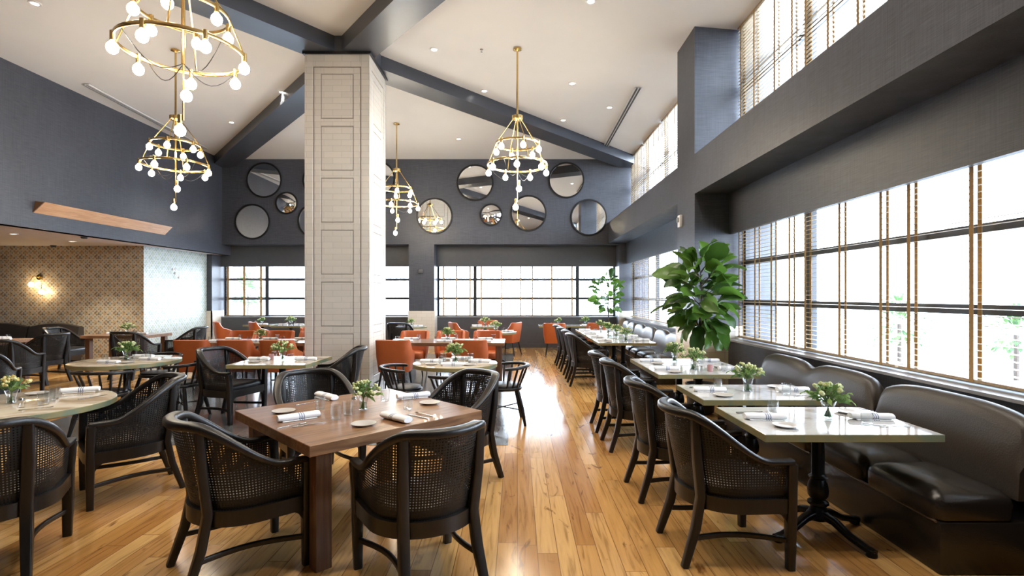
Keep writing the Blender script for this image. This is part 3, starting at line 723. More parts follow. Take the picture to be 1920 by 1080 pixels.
def make_orange_chair():
    root = empty('orange_dining_chair')
    # wrap-round back: loft of U shaped thick wall
    def ring(t):       # t along U, -1..1 ; returns plan outer/inner and top height
        a = t*R(118); x = .285*math.sin(a); y = -.02 - .24*math.cos(a) if abs(t) < .8 else None
        return x, -.03-.235*math.cos(a)
    outer, loops = [], []
    ns = 28
    for i in range(ns+1):
        t = -1 + 2*i/ns; a = t*R(102)
        sx = math.copysign(abs(math.sin(a))**.40, math.sin(a)); cy = math.copysign(abs(math.cos(a))**.40, math.cos(a))
        ht = .86 - .24*sstep(.62, 1.0, abs(t))
        lo = Vector((.255*sx, -.225*cy, .34)); hi = Vector((.295*sx, -.265*cy-.03*max(0,cy), ht))
        nrm = Vector((sx, -cy, 0)).normalized()
        th = .055
        loops.append([lo, lo.lerp(hi,.5)+nrm*.012, hi, hi - nrm*th*.5 + Vector((0,0,.012)), hi - nrm*th, lo.lerp(hi,.5)-nrm*th, lo - nrm*th])
    m = MB(); m.loft(loops); mk('backrest', m, M['orange'], root, 50)
    m = MB(); m.loft([[Vector((x*k, y*k, z)) for x, y in rrect(.46,.46,.28,5)] for k, z in ((.96,.34),(1,.36),(1,.44),(.95,.465),(.8,.478),(.02,.485))]); mk('seat', m, M['orange'], root, 50)
    for sx in (1,-1):
        for sy in (1,-1):
            m = MB(); m.sweep([(sx*.23, sy*.23 - (.03 if sy < 0 else 0), 0), (sx*.185, sy*.185, .35)], rrect(.04,.04,.3), (0,1,0), False, True, [.6,1.0]); mk('leg', m, M['ebony'], root)
    m = MB(); m.box(-.19,.19,-.012,.012,.17,.19); mk('stretcher', m, M['ebony'], root, 0)
    tag(root, '', 'chair'); return root

CANE, SPIN, ORNG = Proto(make_cane_chair()), Proto(make_spindle_chair()), Proto(make_orange_chair())
def face(dx, dy): return math.atan2(-dx, dy)      # local +Y -> (dx,dy)
G1, G2, G3 = 'black cane tub chairs', 'black spindle-back chairs', 'orange leather chairs'
for x, y, dx, dy, lb in (
    (-1.63,3.16,.74,.67,'black cane tub chair at the big walnut table, camera side, away from the aisle'),
    (-.56,3.02,-.55,.83,'black cane tub chair with its back to camera, aisle side of the walnut table'),
    (-1.72,4.52,.62,-.78,'black cane tub chair tucked behind the big walnut table, wallpaper side'),
    (-.56,4.50,-.72,-.7,'black cane tub chair tucked behind the big walnut table, aisle side'),
    (-3.2,4.26,-.72,-.69,'black cane tub chair between the round green-edged table and the big walnut table'),
    (-3.12,3.12,-.5,.87,'black cane tub chair seen from behind, in front of the round green-edged table'),
    (-3.68,6.74,.96,-.25,'black cane tub chair at the square stone table, wallpaper side'),
    (-2.42,6.88,-.97,-.2,'black cane tub chair at the square stone table, before the column'),
    (1.33,3.32,1,.06,'black cane tub chair at the first banquette table'),
    (1.3,4.26,1,.04,'black cane tub chair at the second banquette table'),
    (1.3,5.55,1,.04,'black cane tub chair at the third banquette table'),
    (1.28,6.3,1,0,'black cane tub chair at the fourth banquette table, half hidden by the third chair'),
    (1.28,9.35,1,0,'black cane tub chair at the first table of the far banquette row'),
    (1.28,10.2,1,0,'black cane tub chair second along the far banquette row'),
    (1.26,11.1,1,0,'black cane tub chair third along the far banquette row'),
    (1.24,12.0,1,0,'black cane tub chair last along the far banquette row'),
    (-7.42,10.15,.05,1,'black cane tub chair, back to camera, at the walnut table by the wallpaper'),
    (-7.2,11.35,-1,-.1,'black cane tub chair at the walnut table by the wallpaper, window side'),
    (-9.55,11.1,1,.05,'dark cane tub chair at the walnut table by the wallpaper, far wallpaper side'),
    (-8.1,8.35,-.15,1,'black cane tub chair, back to camera, at the table under the bulkhead'),
    (-6.75,6.55,-.45,.9,'black cane tub chair cut by the image edge, behind the green-edged table'),
    (-8.65,9.5,-1,.1,'black cane tub chair turned sideways at the table under the bulkhead'),
    (-2.95,13.25,.05,1,'black cane tub chair at the small far table behind the column')):
    CANE.put((x, y, 0), face(dx, dy), lb, G1)
for x, y, dx, dy, lb in (
    (-4.82,6.12,-.05,1,'black spindle chair with its low rail towards the camera, cream round table'),
    (-4.36,6.78,-1,.05,'black spindle chair at the cream round table, towards the orange chairs'),
    (-5.25,7.62,.15,-1,'black spindle chair on the far side of the cream round table'),
    (-1.38,6.42,1,.15,'black spindle chair at the aisle round table, on its column side'),
    (-.68,5.82,.02,1,'black spindle chair with its rail towards the camera, aisle round table'),
    (-.16,6.58,-1,-.1,'black spindle chair on the aisle side of the aisle round table')):
    SPIN.put((x, y, 0), face(dx, dy), lb, G2)
for x, y, dx, dy, lb in (
    (-5.32,8.72,0,1,'orange leather chair first in the row before the column, behind the cream round table'),
    (-4.62,8.74,0,1,'orange leather chair in the middle of the row before the column'),
    (-3.92,8.72,0,1,'orange leather chair next to the column, behind the square stone table'),
    (-5.6,10.45,0,-1,'orange leather chair facing camera across the long table, farthest from the column'),
    (-4.82,10.45,0,-1,'orange leather chair facing the camera across the long table, middle'),
    (-4.14,10.45,0,-1,'orange leather chair facing the camera, half hidden by the column'),
    (-2.03,8.72,0,1,'orange leather chair with its back to the camera beside the column, aisle side'),
    (-.78,8.74,0,1,'orange leather chair behind the aisle round table, back to the camera'),
    (-2.08,10.45,0,-1,'orange leather chair facing the camera across the aisle long table, beside the column'),
    (-1.35,10.45,0,-1,'orange leather chair facing the camera across the aisle long table, middle'),
    (-.6,10.45,0,-1,'orange leather chair facing the camera across the aisle long table, aisle end'),
    (-7.98,14.3,.8,.6,'orange leather chair by the far window, next to the pale papered wall'),
    (-7.0,14.3,.75,.65,'orange leather chair by the far window, second from the pale papered wall'),
    (-6.05,15.35,-.3,-1,'orange leather chair under the far window sill, facing in'),
    (-1.52,14.0,1,.45,'orange leather chair by the far window near the cream pier'),
    (-.22,14.0,-1,.45,'orange leather chair by the far window at the end of the aisle, turned inwards'),
    (-.85,14.95,0,-1,'orange leather chair hidden behind the small far table, facing in'),
    (.98,13.75,.1,1,'orange leather chair standing alone at the end of the aisle, back to the camera'),
    (2.1,13.95,-.1,1,'orange leather chair in the far corner before the small fig')):
    ORNG.put((x, y, 0), face(dx, dy), lb, G3)

# ------------------------------------------------------------------ tables
def pedestal(root, x=0, y=0, iron=True, spread=.3):
    m = MB()
    prof = [(.045,.70),(.05,.66),(.04,.64),(.04,.40),(.046,.385),(.06,.375),(.046,.36),(.058,.33),(.066,.29),(.062,.25),(.045,.225),(.064,.21),(.066,.195),(.048,.18),(.055,.15),(.07,.13),(.075,.11),(.06,.09)]
    n = 24; loops = []
    for r, z in prof[::-1]:
        flute = .10 if .39 < z < .65 else 0
        loops.append([Vector((x+r*(1-flute*(i%2))*math.cos(2*math.pi*i/n), y+r*(1-flute*(i%2))*math.sin(2*math.pi*i/n), z)) for i in range(n)])
    m.loft(loops); mk('pedestal', m, M['iron'], root, 30)
    for k in range(4):
        a = R(22+90*k); c, s = math.cos(a), math.sin(a)
        pts = [(.03,.13),(.12,.115),(.22,.065),(spread-.03,.035),(spread+.02,.026)]
        m = MB(); m.sweep([(x+q*c, y+q*s, z) for q, z in pts], rrect(.06,.045,.35), (0,0,1), False, True, [1.1,1,.85,.8,.95]); m.lathe([(.03,0),(.034,.008),(.03,.03),(.012,.042)], 12, (x+spread*c, y+spread*s, 0)); mk('foot', m, M['iron'], root)
    m = MB(); m.box(x-.2, x+.2, y-.03, y+.03, .695, .712); m.box(x-.03, x+.03, y-.2, y+.2, .695, .712); mk('spider_plate', m, M['iron'], root, 0)
H = .76
def rect_table(x, y, sx, sy, label, top='wmarble', rz=0, spread=.36, group=None):
    root = empty('pedestal_table', (x, y, 0), rz)
    m = MB(); m.box(-sx/2, sx/2, -sy/2, sy/2, H-.045, H-.002); mk('edge_band', m, M['edge'], root, 0)
    m = MB(); m.box(-sx/2+.004, sx/2-.004, -sy/2+.004, sy/2-.004, H-.006, H, .0015, 1); mk('tabletop', m, M[top], root, 0)
    pedestal(root, spread=spread); tag(root, label, 'table', group); return root
def round_table(x, y, r, label, top='marble', group=None):
    root = empty('round_pedestal_table', (x, y, 0))
    m = MB(); m.lathe([(r-.01,H-.05),(r,H-.045),(r,H-.006),(r-.004,H-.002)], 72); mk('edge_band', m, M['edge'], root)
    m = MB(); m.lathe([(r-.006,H-.006),(r-.005,H-.001),(r-.008,H)], 72); mk('tabletop', m, M[top], root)
    pedestal(root, spread=.3); tag(root, label, 'table', group); return root
def wood_table(x, y, sx, sy, label, rz=0, th=.06, leg=.095, inset=.06):
    root = empty('walnut_table', (x, y, 0), rz)
    m = MB(); m.box(-sx/2, sx/2, -sy/2, sy/2, H-th, H, .003, 1); mk('tabletop', m, M['walnut'], root, 0)
    for ax in (1,-1):
        for ay in (1,-1):
            cx, cy = ax*(sx/2-inset-leg/2), ay*(sy/2-inset-leg/2)
            m = MB(); m.box(cx-leg/2, cx+leg/2, cy-leg/2, cy+leg/2, 0, H-th, .003, 1); mk('leg', m, M['walnutv'], root, 0)
    tag(root, label, 'table'); return root

wood_table(-1.155, 3.80, 1.27, 1.27, 'big square walnut table on thick legs set diagonally beside the aisle', R(45), .065, .095, .07)
round_table(-3.88, 4.05, .62, 'round stone table with mottled green edge, closest round one to the camera', 'marble')
round_table(-5.02, 6.72, .6, 'cream round stone table with spindle chairs, before the orange row')
rect_table(-3.02, 6.72, .96, .9, 'square cream stone table in front of the tiled column', 'marble')
round_table(-.77, 6.5, .52, 'round stone table with spindle chairs beside the aisle', 'marble')
BTX = 2.03
for y, d, lb in ((3.53,.78,'first'), (4.54,.72,'second'), (5.86,.68,'third'), (6.56,.68,'fourth')):
    rect_table(BTX, y, 1.08, d, lb + ' pale stone banquette table from the camera, brass-coloured edge')
for y, lb in ((9.52,'first'), (10.45,'second'), (11.4,'third'), (12.35,'last')):
    rect_table(1.93, y, 1.02, .8, lb + ' pale stone table along the far banquette past the large fig')
wood_table(-4.75, 9.58, 2.0, .85, 'long walnut table between two rows of orange chairs, beside the column')
wood_table(-1.28, 9.58, 2.1, .85, 'long walnut table between orange chairs, aisle side of the column')
round_table(-.5, 12.0, .48, 'white round table beyond the orange chairs at the aisle', 'wmarble')
rect_table(-7.3, 14.95, .75, .7, 'small far window table beside the pale papered wall', spread=.22)
rect_table(-6.3, 14.55, .8, .7, 'small far window table seen just beside the column', spread=.22)
rect_table(-.87, 14.1, .72, .72, 'small far window table between two orange chairs', spread=.22)
rect_table(1.45, 14.55, 1.7, .7, 'long pale table under the far window at the corner', spread=.25)
round_table(-2.85, 14.05, .42, 'small round table in front of the cream pier between far windows', 'wmarble')
wood_table(-8.35, 11.2, 1.35, .85, 'walnut table standing before the patterned wallpaper')
wood_table(-9.9, 9.75, 1.1, .8, 'dark walnut table under the low bulkhead at the picture edge')

# ------------------------------------------------------------------ banquettes
def banquette(y0, y1, humps, label, xf=2.39, xb=3.13, top=.93, cush=2, near_end=True):
    root = empty('leather_banquette', (0, y0, 0))
    Ln = y1-y0
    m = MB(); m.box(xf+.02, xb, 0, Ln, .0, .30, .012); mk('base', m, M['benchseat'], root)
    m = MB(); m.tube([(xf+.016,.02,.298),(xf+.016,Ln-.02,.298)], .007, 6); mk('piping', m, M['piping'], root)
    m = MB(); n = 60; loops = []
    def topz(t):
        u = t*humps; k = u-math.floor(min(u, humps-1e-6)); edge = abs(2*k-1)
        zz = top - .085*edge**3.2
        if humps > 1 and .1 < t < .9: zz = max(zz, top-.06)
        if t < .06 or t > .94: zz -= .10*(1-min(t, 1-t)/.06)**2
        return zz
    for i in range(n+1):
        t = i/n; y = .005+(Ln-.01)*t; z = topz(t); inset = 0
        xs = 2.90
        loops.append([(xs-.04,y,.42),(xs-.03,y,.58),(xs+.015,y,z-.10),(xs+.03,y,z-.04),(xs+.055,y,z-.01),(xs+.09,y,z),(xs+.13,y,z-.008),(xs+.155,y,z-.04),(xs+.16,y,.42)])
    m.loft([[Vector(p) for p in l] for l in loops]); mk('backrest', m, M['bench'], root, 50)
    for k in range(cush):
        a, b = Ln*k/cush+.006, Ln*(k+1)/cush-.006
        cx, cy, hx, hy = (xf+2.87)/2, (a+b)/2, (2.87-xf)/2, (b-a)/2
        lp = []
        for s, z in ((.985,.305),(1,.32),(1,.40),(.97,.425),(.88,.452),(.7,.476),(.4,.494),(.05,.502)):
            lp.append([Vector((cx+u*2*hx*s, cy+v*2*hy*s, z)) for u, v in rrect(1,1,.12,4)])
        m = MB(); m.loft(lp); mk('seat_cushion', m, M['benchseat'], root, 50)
    tag(root, label, 'bench', 'banquettes along the windows')
banquette(2.98, 4.26, 1, 'espresso leather banquette closest to the camera, its end facing out', cush=2)
banquette(4.28, 6.3, 2, 'espresso leather banquette with double-humped back below the long window', cush=3)
banquette(9.3, 11.2, 2, 'leather banquette past the large fig, blue sheen on its back', top=.90, cush=3)
banquette(11.22, 13.1, 2, 'leather banquette in the middle of the far window wall', top=.90, cush=3)
banquette(13.12, 14.55, 2, 'leather banquette ending at the small fig corner', top=.90, cush=3)
# booth sofa along the patterned wallpaper
for x0, x1, lb in ((-12.95,-11.75,'dark camel-backed settee against the patterned wallpaper, by the picture edge'), (-11.7,-10.5,'dark camel-backed settee against the wallpaper near the corner')):
    root = empty('camel_back_settee', (x0, 0, 0)); w = x1-x0
    m = MB(); m.box(0, w, 11.95, 12.6, 0, .44, .03); mk('seat', m, M['bench'], root)
    m = MB(); loops = [[Vector(p) for p in ((w*t,12.42,.40),(w*t,12.52,.83+.08*math.sin(math.pi*t)),(w*t,12.58,.85+.08*math.sin(math.pi*t)),(w*t,12.66,.82+.08*math.sin(math.pi*t)),(w*t,12.68,.2))] for t in [i/20 for i in range(21)]]
    m.loft(loops); mk('backrest', m, M['bench'], root, 40); tag(root, lb, 'sofa')

# ------------------------------------------------------------------ plants
def leaf_pts(Ln, W, bend, cup, nu=7, nv=4):
    """violin-shaped blade along +Y, returns rows"""
    rows = []
    for i in range(nu+1):
        t = i/nu; w = W*(math.sin(math.pi*min(1, (t*.93+.035)**.8))**.5)*(.62+.45*t)*(1-.18*math.exp(-((t-.42)/.12)**2))
        if i == 0: w = W*.06
        if i == nu: w = W*.12
        rows.append([Vector((w*(j/nv-.5), Ln*t, -bend*t*t*Ln + cup*abs(j/nv-.5)*w + .012*math.sin(9*t+j))) for j in range(nv+1)])
    return rows
def fig_tree(x, y, h0, h1, rad, nleaf, label, ls, seed):
    r = random.Random(seed); root = empty('fiddle_leaf_fig', (x, y, 0))
    m = MB(); m.lathe([(.13,0),(.17,.02),(.2,.36),(.205,.40),(.185,.40),(.18,.36)], 28); p = mk('planter', m, M['pot'], root)
    m = MB(); m.lathe([(.18,.34),(.18,.365),(.02,.375)], 20); mk('soil', m, M['soil'], root)
    tr = [(0,0,.33),(.012,-.01,.7),(-.01,0,h0+.15),(.02,.01,(h0+h1)/2),(0,0,h1-.15)]
    m = MB(); m.tube(tr, [.018,.017,.016,.012,.006], 8, ref=(0,1,0))
    F_ = MB()
    for k in range(nleaf):
        t = (k+.5)/nleaf; z = h0 + (h1-h0)*t
        a = k*2.399963 + r.uniform(-.4, .4)
        prof = (.62+.5*math.sin(math.pi*min(1, t*1.05)))*(.72 if t < .25 else 1.0)
        q = rad*prof*(.15+.85*math.sqrt(r.random()))
        base = Vector((q*math.cos(a)*.62, q*math.sin(a)*.62, z + r.uniform(-.05,.05)))
        if k % 3 == 0: m.tube([(0,0,z-.12),(base.x*.5,base.y*.5,z-.05),tuple(base)], .006, 5)
        Ln = ls*r.uniform(.75,1.15); el = R(r.uniform(15, 75))*(t*1.5-.40) + R(r.uniform(-35,30))
        d = Vector((math.cos(a)*math.cos(el), math.sin(a)*math.cos(el), math.sin(el)))
        yv = d; xv = yv.cross(Vector((0,0,1))).normalized(); zv = xv.cross(yv)
        roll = r.uniform(-1.0,1.0); xv2 = xv*math.cos(roll)+zv*math.sin(roll); zv2 = xv2.cross(yv)
        Mt = Matrix((xv2, yv, zv2)).transposed()
        rows = leaf_pts(Ln, Ln*r.uniform(.68,.85), r.uniform(.05,.5), r.uniform(.1,.5))
        F_.grid([[base + Mt @ p for p in row] for row in rows])
    mk('trunk', m, M['bark'], root); mk('foliage', F_, M['leaf'], root, 80, normals=False)
    tag(root, label, 'plant')
fig_tree(2.5, 7.12, 1.14, 2.06, .44, 105, 'large fiddle leaf fig standing by the dark pilaster', .34, 3)
fig_tree(2.62, 15.05, 1.15, 2.15, .55, 60, 'small-looking fiddle leaf fig in the far corner by the windows', .26, 5)

# ------------------------------------------------------------------ table ware
def make_vase(seed, bloom, spread=.13, nb=10, nl=34):
    r = random.Random(seed); root = empty('flower_vase')
    m = MB(); m.lathe([(.030,.0),(.034,.003),(.027,.03),(.034,.075),(.042,.10),(.0395,.10),(.031,.075),(.0235,.03),(.028,.008),(.003,.007)], 20); mk('vase', m, M['glass'], root, 50)
    m = MB(); m.lathe([(.002,.009),(.027,.009),(.023,.03),(.026,.05),(.002,.05)], 16); mk('water', m, M['water'], root, 50)
    st, F_, B_ = MB(), MB(), MB()
    for k in range(nl):
        a = r.uniform(0, 6.283); el = r.uniform(.15, 1.45); d = Vector((math.cos(a)*math.cos(el), math.sin(a)*math.cos(el), math.sin(el)*.8))
        b0 = Vector((0,0,.10)) + d*r.uniform(.02,.06); Ln = r.uniform(.05,.085); xv = d.cross(Vector((0,0,1))).normalized(); zv = xv.cross(d); roll = r.uniform(-1,1); x2 = xv*math.cos(roll)+zv*math.sin(roll)
        Mt = Matrix((x2, d, x2.cross(d))).transposed(); q = d*(spread*.35)
        F_.grid([[b0 + q*.3 + Mt @ p for p in row] for row in leaf_pts(Ln, Ln*.42, r.uniform(0,.6), .4, 4, 2)])
        if k % 2 == 0: st.tube([(d.x*-.018,d.y*-.018,.012),(d.x*.008,d.y*.008,.09),tuple(b0)], .0026, 4, ref=(0,1,0))
    for k in range(nb):
        a = k*2.4 + r.uniform(-.3,.3); el = r.uniform(.25,1.4); c = Vector((math.cos(a)*math.cos(el)*spread*.8, math.sin(a)*math.cos(el)*spread*.8, .115+.085*math.sin(el)))
        st.tube([(0,0,.02),(0,0,.09),tuple(c)], .0018, 4, ref=(0,1,0))
        for j in range(6):
            B_.ball(c + Vector((r.uniform(-.014,.014), r.uniform(-.014,.014), r.uniform(-.008,.012))), r.uniform(.007,.013), 1)
    mk('stems', st, M['fol'], root); mk('leaves', F_, M['fol'], root, 80, normals=False); mk('blossoms', B_, bloom, root, 80)
    tag(root, '', 'vase'); return root
VASE = [Proto(make_vase(1, M['bloom'])), Proto(make_vase(2, M['bloomy'], .15, 12)), Proto(make_vase(3, M['bloom'], .12, 8, 44)), Proto(make_vase(4, M['bloom'], .14, 12, 24))]
def make_napkin():
    root = empty('rolled_napkin'); m = MB(); n = 14; loops = []
    for i in range(13):
        t = i/12; x = -.135+.27*t; k = 1 - .10*abs(math.sin(7*t))*.5 - (.12 if i in (0,12) else 0)
        loops.append([Vector((x, .040*k*math.cos(2*math.pi*j/n), .022 + .022*k*math.sin(2*math.pi*j/n))) for j in range(n)])
    m.loft(loops); o = mk('cloth_roll', m, M['napkin'], root, 60)
    m = MB(); m.loft([[Vector((x, -.02+.05*s, .037+.002*s)) for s in (0,1)] for x in (-.11,0,.11)], False, False)
    m = MB(); m.box(-.112,.112,-.046,-.030,.0005,.006,.002,1); mk('loose_edge', m, M['napkin'], root)
    tag(root, '', 'napkin'); return root
def make_tumbler():
    root = empty('water_tumbler'); m = MB(); m.lathe([(.028,0),(.033,.002),(.036,.095),(.0345,.095),(.031,.012),(.002,.010)], 24); mk('glass_body', m, M['glass'], root, 50); tag(root, '', 'glass'); return root
def make_plate():
    root = empty('bread_plate'); m = MB(); m.lathe([(.045,0),(.05,.002),(.078,.012),(.08,.015),(.076,.016),(.05,.006),(.002,.005)], 32); mk('dish', m, M['plate'], root, 50); tag(root, '', 'plate'); return root
def make_fork():
    root = empty('dinner_fork'); m = MB(); m.sweep([(0,-.09,.003),(0,-.02,.004),(0,.03,.007),(0,.06,.005)], rrect(.012,.003,.3), (0,0,1), False, True, [1.2,.7,.6,1.3]); mk('handle', m, M['steel'], root)
    m = MB()
    for k in range(4): m.tube([(-.009+.006*k,.058,.005),(-.009+.006*k,.08,.003),(-.009+.006*k,.1,.006)], .0017, 5)
    mk('tines', m, M['steel'], root); tag(root, '', 'fork'); return root
def make_knife():
    root = empty('table_knife'); m = MB(); m.sweep([(0,-.1,.004),(0,0,.004)], rrect(.016,.005,.4)); mk('handle', m, M['steel'], root)
    m = MB(); m.loft([[Vector((-.007*w,y,.003)), Vector((.008*w,y,.003)), Vector((.008*w,y,.0045)), Vector((-.007*w,y,.0045))] for y, w in ((0,.8),(.05,1),(.09,.9),(.115,.2))]); mk('blade', m, M['steel'], root); tag(root, '', 'knife'); return root
def make_shaker():
    root = empty('salt_shaker'); m = MB(); m.lathe([(.018,0),(.02,.004),(.02,.05),(.016,.055)], 16); mk('jar', m, M['glass'], root); m = MB(); m.lathe([(.017,.053),(.019,.056),(.018,.07),(.01,.074)], 16); mk('cap', m, M['steel'], root); tag(root, '', 'salt shaker'); return root
def make_votive():
    root = empty('votive_holder'); m = MB(); m.lathe([(.028,0),(.03,.004),(.032,.07),(.029,.07),(.027,.01),(.002,.01)], 20); mk('cup', m, M['candle'], root, 50); tag(root, '', 'candle holder'); return root
NAP, TUM, PLA, FOR, KNI, SHA, VOT = (Proto(f()) for f in (make_napkin, make_tumbler, make_plate, make_fork, make_knife, make_shaker, make_votive))
ZT = H + .0005
def put(P, x, y, deg, label, group=None): return P.put((x, y, ZT), R(deg), label, group)

# the big walnut table, from the photo
T1 = 'the big walnut table'
for P, px, py, deg, lb in (
    (NAP,560,786,38,'white rolled napkin with blue stripes, camera side of %s, wallpaper corner'), (NAP,742,788,140,'white folded napkin, camera side of %s, towards the aisle'),
    (NAP,775,746,28,'white rolled napkin on the far aisle corner of %s'), (NAP,612,747,-42,'white rolled napkin on the far wallpaper side of %s'),
    (PLA,532,773,0,'grey bread plate at the wallpaper corner of %s'), (PLA,682,797,0,'grey bread plate at the camera-side edge of %s'), (PLA,806,757,0,'grey bread plate at the aisle corner of %s'),
    (TUM,600,768,0,'clear tumbler in front of the far rolled napkin on %s'), (TUM,630,786,0,'clear tumbler closest to the camera on %s'), (TUM,652,778,0,'clear tumbler beside the flower vase on %s'), (TUM,722,752,0,'clear tumbler behind the flowers on %s'), (TUM,765,768,0,'clear tumbler between the two aisle-side napkins on %s'),
    (FOR,545,799,-42,'steel fork before the wallpaper-corner napkin on %s'), (KNI,578,797,-48,'steel knife before the wallpaper-corner napkin on %s'), (FOR,575,757,-40,'steel fork on the far wallpaper side of %s'),
    (KNI,785,782,52,'steel knife beside the aisle napkin on %s'), (FOR,797,778,50,'steel fork beside the aisle napkin on %s'), (SHA,664,762,0,'small shaker tucked behind the vase on %s')):
    p = at(px, py, H); put(P, p.x, p.y, deg, lb % T1, 'place settings on the walnut table')
p = at(681, 768, H); put(VASE[0], p.x, p.y, 40, 'small glass vase of white-green flowers on the big walnut table')
# round green-edged table
T2 = 'the round green-edged table'
for P, x, y, deg, lb in (
    (NAP,-3.78,4.52,25,'white rolled napkin on the far side of %s'), (NAP,-3.88,3.72,20,'white rolled napkin on the camera side of %s'), (NAP,-4.3,4.0,60,'white napkin at the picture edge of %s'),
    (TUM,-3.68,4.12,0,'clear tumbler beside the flowers on %s'), (TUM,-3.61,3.98,0,'clear tumbler in front of the flowers on %s'), (TUM,-3.76,4.25,0,'clear tumbler behind the flowers on %s'),
    (PLA,-4.06,4.42,0,'bread plate on the far side of %s'), (KNI,-3.48,4.28,-20,'steel knife lying by the far napkin on %s'), (FOR,-3.55,3.85,-50,'steel fork lying towards the walnut table on %s'), (SHA,-3.7,3.9,0,'small shaker on %s')):
    put(P, x, y, deg, lb % T2, 'place settings on the green-edged table')
put(VASE[1], -3.92, 4.05, 0, 'glass vase of amber and cream flowers on the round green-edged table')

def settings(cx, cy, seats, tname, vase=0, lod=2, grp=None, off=(0,0), vlabel=None, r=.3):
    """seats: (angle deg of the seat seen from the table centre, word for that side)"""
    for a, word in seats:
        d = Vector((math.cos(R(a)), math.sin(R(a)), 0)); s = Vector((-d.y, d.x, 0)); c = Vector((cx, cy, 0)) + d*r
        put(NAP, c.x, c.y, rnd.uniform(-9, 9), 'white rolled napkin at the %s of %s' % (word, tname), grp)
        q = c - d*(.13 if lod else .04) - s*.15; put(TUM, q.x, q.y, 0, 'clear tumbler at the %s of %s' % (word, tname), grp)
        if lod > 0:
            q = c + s*.2 - d*.04; put(PLA, q.x, q.y, 0, 'grey bread plate at the %s of %s' % (word, tname), grp)
        if lod > 1:
            q = c - s*.17 + d*.02; put(KNI, q.x, q.y, a+90, 'steel knife at the %s of %s' % (word, tname), grp)
            q = c - s*.2 + d*.02; put(FOR, q.x, q.y, a+90, 'steel fork at the %s of %s' % (word, tname), grp)
    if vase is not None:
        vz = put(VASE[vase], cx+off[0], cy+off[1], rnd.uniform(0, 360), vlabel or 'small glass vase of green-white flowers on %s' % tname, grp)
        if lod > 0: vz.scale = (1.18,)*3
for y, d, nm, v, ox in ((3.53,.78,'first',2,.08), (4.54,.72,'second',0,-.02), (5.86,.68,'third',3,-.05), (6.56,.68,'fourth',2,-.05)):
    settings(BTX, y, ((180,'aisle side'), (0,'window side')), 'the %s banquette table' % nm, v, 2 if y < 5 else 1, 'settings on the %s banquette table' % nm, (ox, .02), r=.36)
put(VOT, 2.12, 5.75, 0, 'rose tinted candle holder on the third banquette table')
for i, (y, nm) in enumerate(((9.52,'first'), (10.45,'second'), (11.4,'third'), (12.35,'last'))):
    settings(1.93, y, ((180,'aisle side'), (0,'window side')), 'the %s far banquette table' % nm, (3,0,2,0)[i], 1, 'settings on the far banquette tables', (.05, .02), r=.34)
settings(-5.02, 6.72, ((270,'camera side'), (0,'column side'), (90,'far side')), 'the cream round table', 2, 1, 'settings on the cream round table')
settings(-3.02, 6.72, ((180,'wallpaper side'), (0,'aisle side')), 'the square stone table', 3, 1, 'settings on the square stone table', (.0,.0), r=.3)
put(VOT, -3.2, 6.8, 0, 'rose tinted candle holder on the square stone table')
settings(-.77, 6.5, ((180,'column side'), (270,'camera side'), (0,'aisle side'), (80,'far side')), 'the aisle round table', 2, 1, 'settings on the aisle round table')
GL = 'settings on the long walnut tables'
for i, x in enumerate((-5.35,-4.65,-4.05)):
    settings(x, 9.58, ((270,'camera side, %s place' % ('outer','middle','column')[i]), (90,'far side, %s place' % ('outer','middle','column')[i])), 'the long table', None, 0, GL, r=.26)
put(VASE[0], -4.72, 9.6, 0, 'glass vase of dark greenery on the long table before the column', GL)
for i, x in enumerate((-2.0,-1.3,-.6)):
    settings(x, 9.58, ((270,'camera side, %s place' % ('column','middle','aisle')[i]), (90,'far side, %s place' % ('column','middle','aisle')[i])), 'the aisle long table', None, 0, GL, r=.26)
put(VASE[2], -1.28, 9.6, 0, 'glass vase of dark greenery on the aisle long table', GL)
GF = 'settings on the far window tables'
settings(-.5, 12.0, ((200,'column side'), (340,'aisle side')), 'the white round table', 3, 0, GF)
settings(-7.3, 14.95, ((200,'outer side'), (300,'inner side')), 'the far table by the papered wall', 0, 0, GF, r=.22)
settings(-6.3, 14.55, ((180,'outer side'), (0,'column side')), 'the far table beside the column', 3, 0, GF, r=.22)
settings(-.87, 14.1, ((180,'pier side'), (0,'aisle side')), 'the small far window table', 3, 0, GF, r=.22)
settings(1.15, 14.55, ((180,'aisle end'), (270,'camera side')), 'the far corner table', 0, 0, GF, r=.25)
settings(1.9, 14.55, ((0,'corner end'), (270,'middle')), 'the long far corner table', 2, 0, GF, r=.22)
settings(-2.85, 14.05, ((200,'column side'), (330,'pier side')), 'the small round far table', 0, 0, GF, r=.22)
settings(-8.35, 11.2, ((180,'wallpaper side'), (0,'aisle side'), (270,'camera side')), 'the walnut table by the wallpaper', 3, 0, 'settings on the walnut table by the wallpaper')
settings(-9.9, 9.75, ((0,'aisle side'), (90,'far side')), 'the table under the bulkhead', 0, 0, 'settings on the table under the bulkhead')

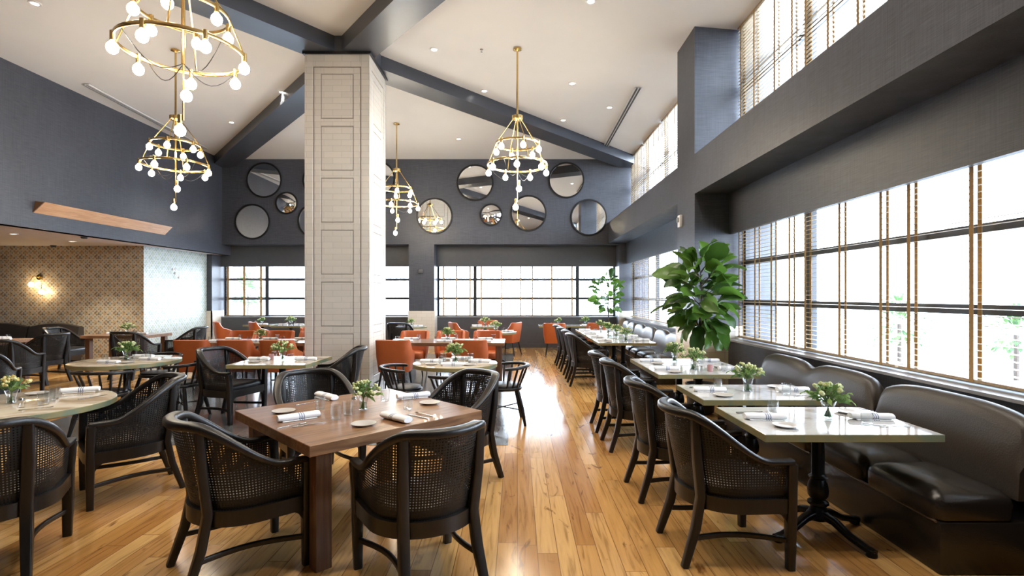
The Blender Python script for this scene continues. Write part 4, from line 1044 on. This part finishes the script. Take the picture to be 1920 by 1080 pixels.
# ------------------------------------------------------------------ outside
m = MB(); m.box(-80, 80, -60, 120, -.6, -.2); struct('terrain', m, M['pave'])
def building(x0, x1, y0, y1, h, mat, label, floors, bays, face_y=True):
    root = empty('street_building', (x0, y0, -.2)); w = x1-x0
    m = MB(); m.box(0, w, 0, y1-y0, 0, h); mk('facade', m, mat, root, 0)
    for f in range(floors):
        for k in range(bays):
            u = (k+.5)*w/bays; z = 1.2+f*(h-1)/floors
            m = MB(); m.box(u-.28*w/bays, u+.28*w/bays, -.05, .02, z, z+.55*(h-1)/floors); mk('shop_window', m, M['outglass'], root, 0)
    tag(root, label, 'building')
building(-31, -21, 45, 55, 9, M['facade'], 'pale building across the street, seen through the far window', 3, 8)
building(-27.6, -26.2, 43.4, 44.9, 9, M['redwall'], 'red stair tower across the street, seen through the far window', 3, 1)
building(-28.5, -22.5, 58, 66, 5.5, M['redwall'], 'low red building across the street behind the far window', 2, 6)
r = random.Random(11)
for x, y, s, lb in ((9.5,13.0,.9,'green shrub outside the banquette window near the fig'), (10.5,11.0,.8,'green shrub outside the banquette window, lower one'), (-16.5,32,1.6,'green street tree outside the far window')):
    root = empty('garden_shrub', (x, y, -.2)); m = MB(); st = MB(); st.tube([(0,0,0),(0,0,1.2*s)], .05, 6, ref=(0,1,0))
    for k in range(160):
        a, el, q = r.uniform(0,6.28), r.uniform(-.6,1.5), r.uniform(.3,.8)*s; d = Vector((math.cos(a)*math.cos(el), math.sin(a)*math.cos(el), math.sin(el))); b0 = Vector((0,0,1.1*s))+d*q
        xv = d.cross(Vector((0,0,1))).normalized(); Mt = Matrix((xv, d, xv.cross(d))).transposed(); m.grid([[b0 + Mt @ p for p in row] for row in leaf_pts(.2*s, .12*s, .3, .3, 3, 2)])
    mk('foliage', m, M['shrub'], root, 80, normals=False); mk('trunk', st, M['bark'], root); tag(root, lb, 'shrub')

# ------------------------------------------------------------------ light
w = bpy.data.worlds.new('World'); S.world = w; w.use_nodes = True; nt = w.node_tree
bg = nt.nodes['Background']; tc = nt.nodes.new('ShaderNodeTexCoord'); sp = nt.nodes.new('ShaderNodeSeparateXYZ'); L(nt, tc.outputs['Generated'], sp.inputs[0])
cr = ramp(nt, sp.outputs[2], [(0.0, (.80,.89,1.0)), (.35, (.72,.85,1.0)), (1.0, (.58,.76,1.0))]); L(nt, cr.outputs[0], bg.inputs[0])
bg.inputs[1].default_value = 14.0
def portal(x, y, z, sx, sz, rot):
    ld = bpy.data.lights.new('daylight_portal', 'AREA'); ld.shape = 'RECTANGLE'; ld.size = sx; ld.size_y = sz; ld.cycles.is_portal = True
    o = bpy.data.objects.new('daylight_portal', ld); o.location = (x, y, z); o.rotation_euler = rot; COL.objects.link(o)
for y0, y1 in ((1.0,7.9),(8.75,15.4)):
    portal(3.55, (y0+y1)/2, 1.75, y1-y0, 1.7, (R(90),0,R(90))); portal(3.55, (y0+y1)/2, 4.75, y1-y0, 2.0, (R(90),0,R(90)))
portal(-6.1, 16.2, 1.75, 5.8, 1.7, (R(-90),0,0)); portal(.28, 16.2, 1.75, 5.5, 1.7, (R(-90),0,0))

cam = bpy.data.cameras.new('camera'); co = bpy.data.objects.new('camera', cam); COL.objects.link(co)
co.location = (0,0,CH); co.rotation_euler = (R(90),0,0)
cam.sensor_width = 36; cam.lens = F/1920*36; cam.shift_x = -(VX-960)/1920; cam.shift_y = (VY-540)/1920; cam.clip_end = 500
S.camera = co
vs = S.view_settings; vs.view_transform = 'Standard'; vs.look = 'None'; vs.gamma = 1; vs.use_curve_mapping = False; vs.exposure = .72
S.display_settings.display_device = 'sRGB'
cy = S.cycles; cy.use_denoising = True; cy.max_bounces = 10; cy.diffuse_bounces = 6; cy.glossy_bounces = 5; cy.transparent_max_bounces = 24; cy.transmission_bounces = 8
cy.caustics_reflective = False; cy.caustics_refractive = False; cy.sample_clamp_indirect = 12
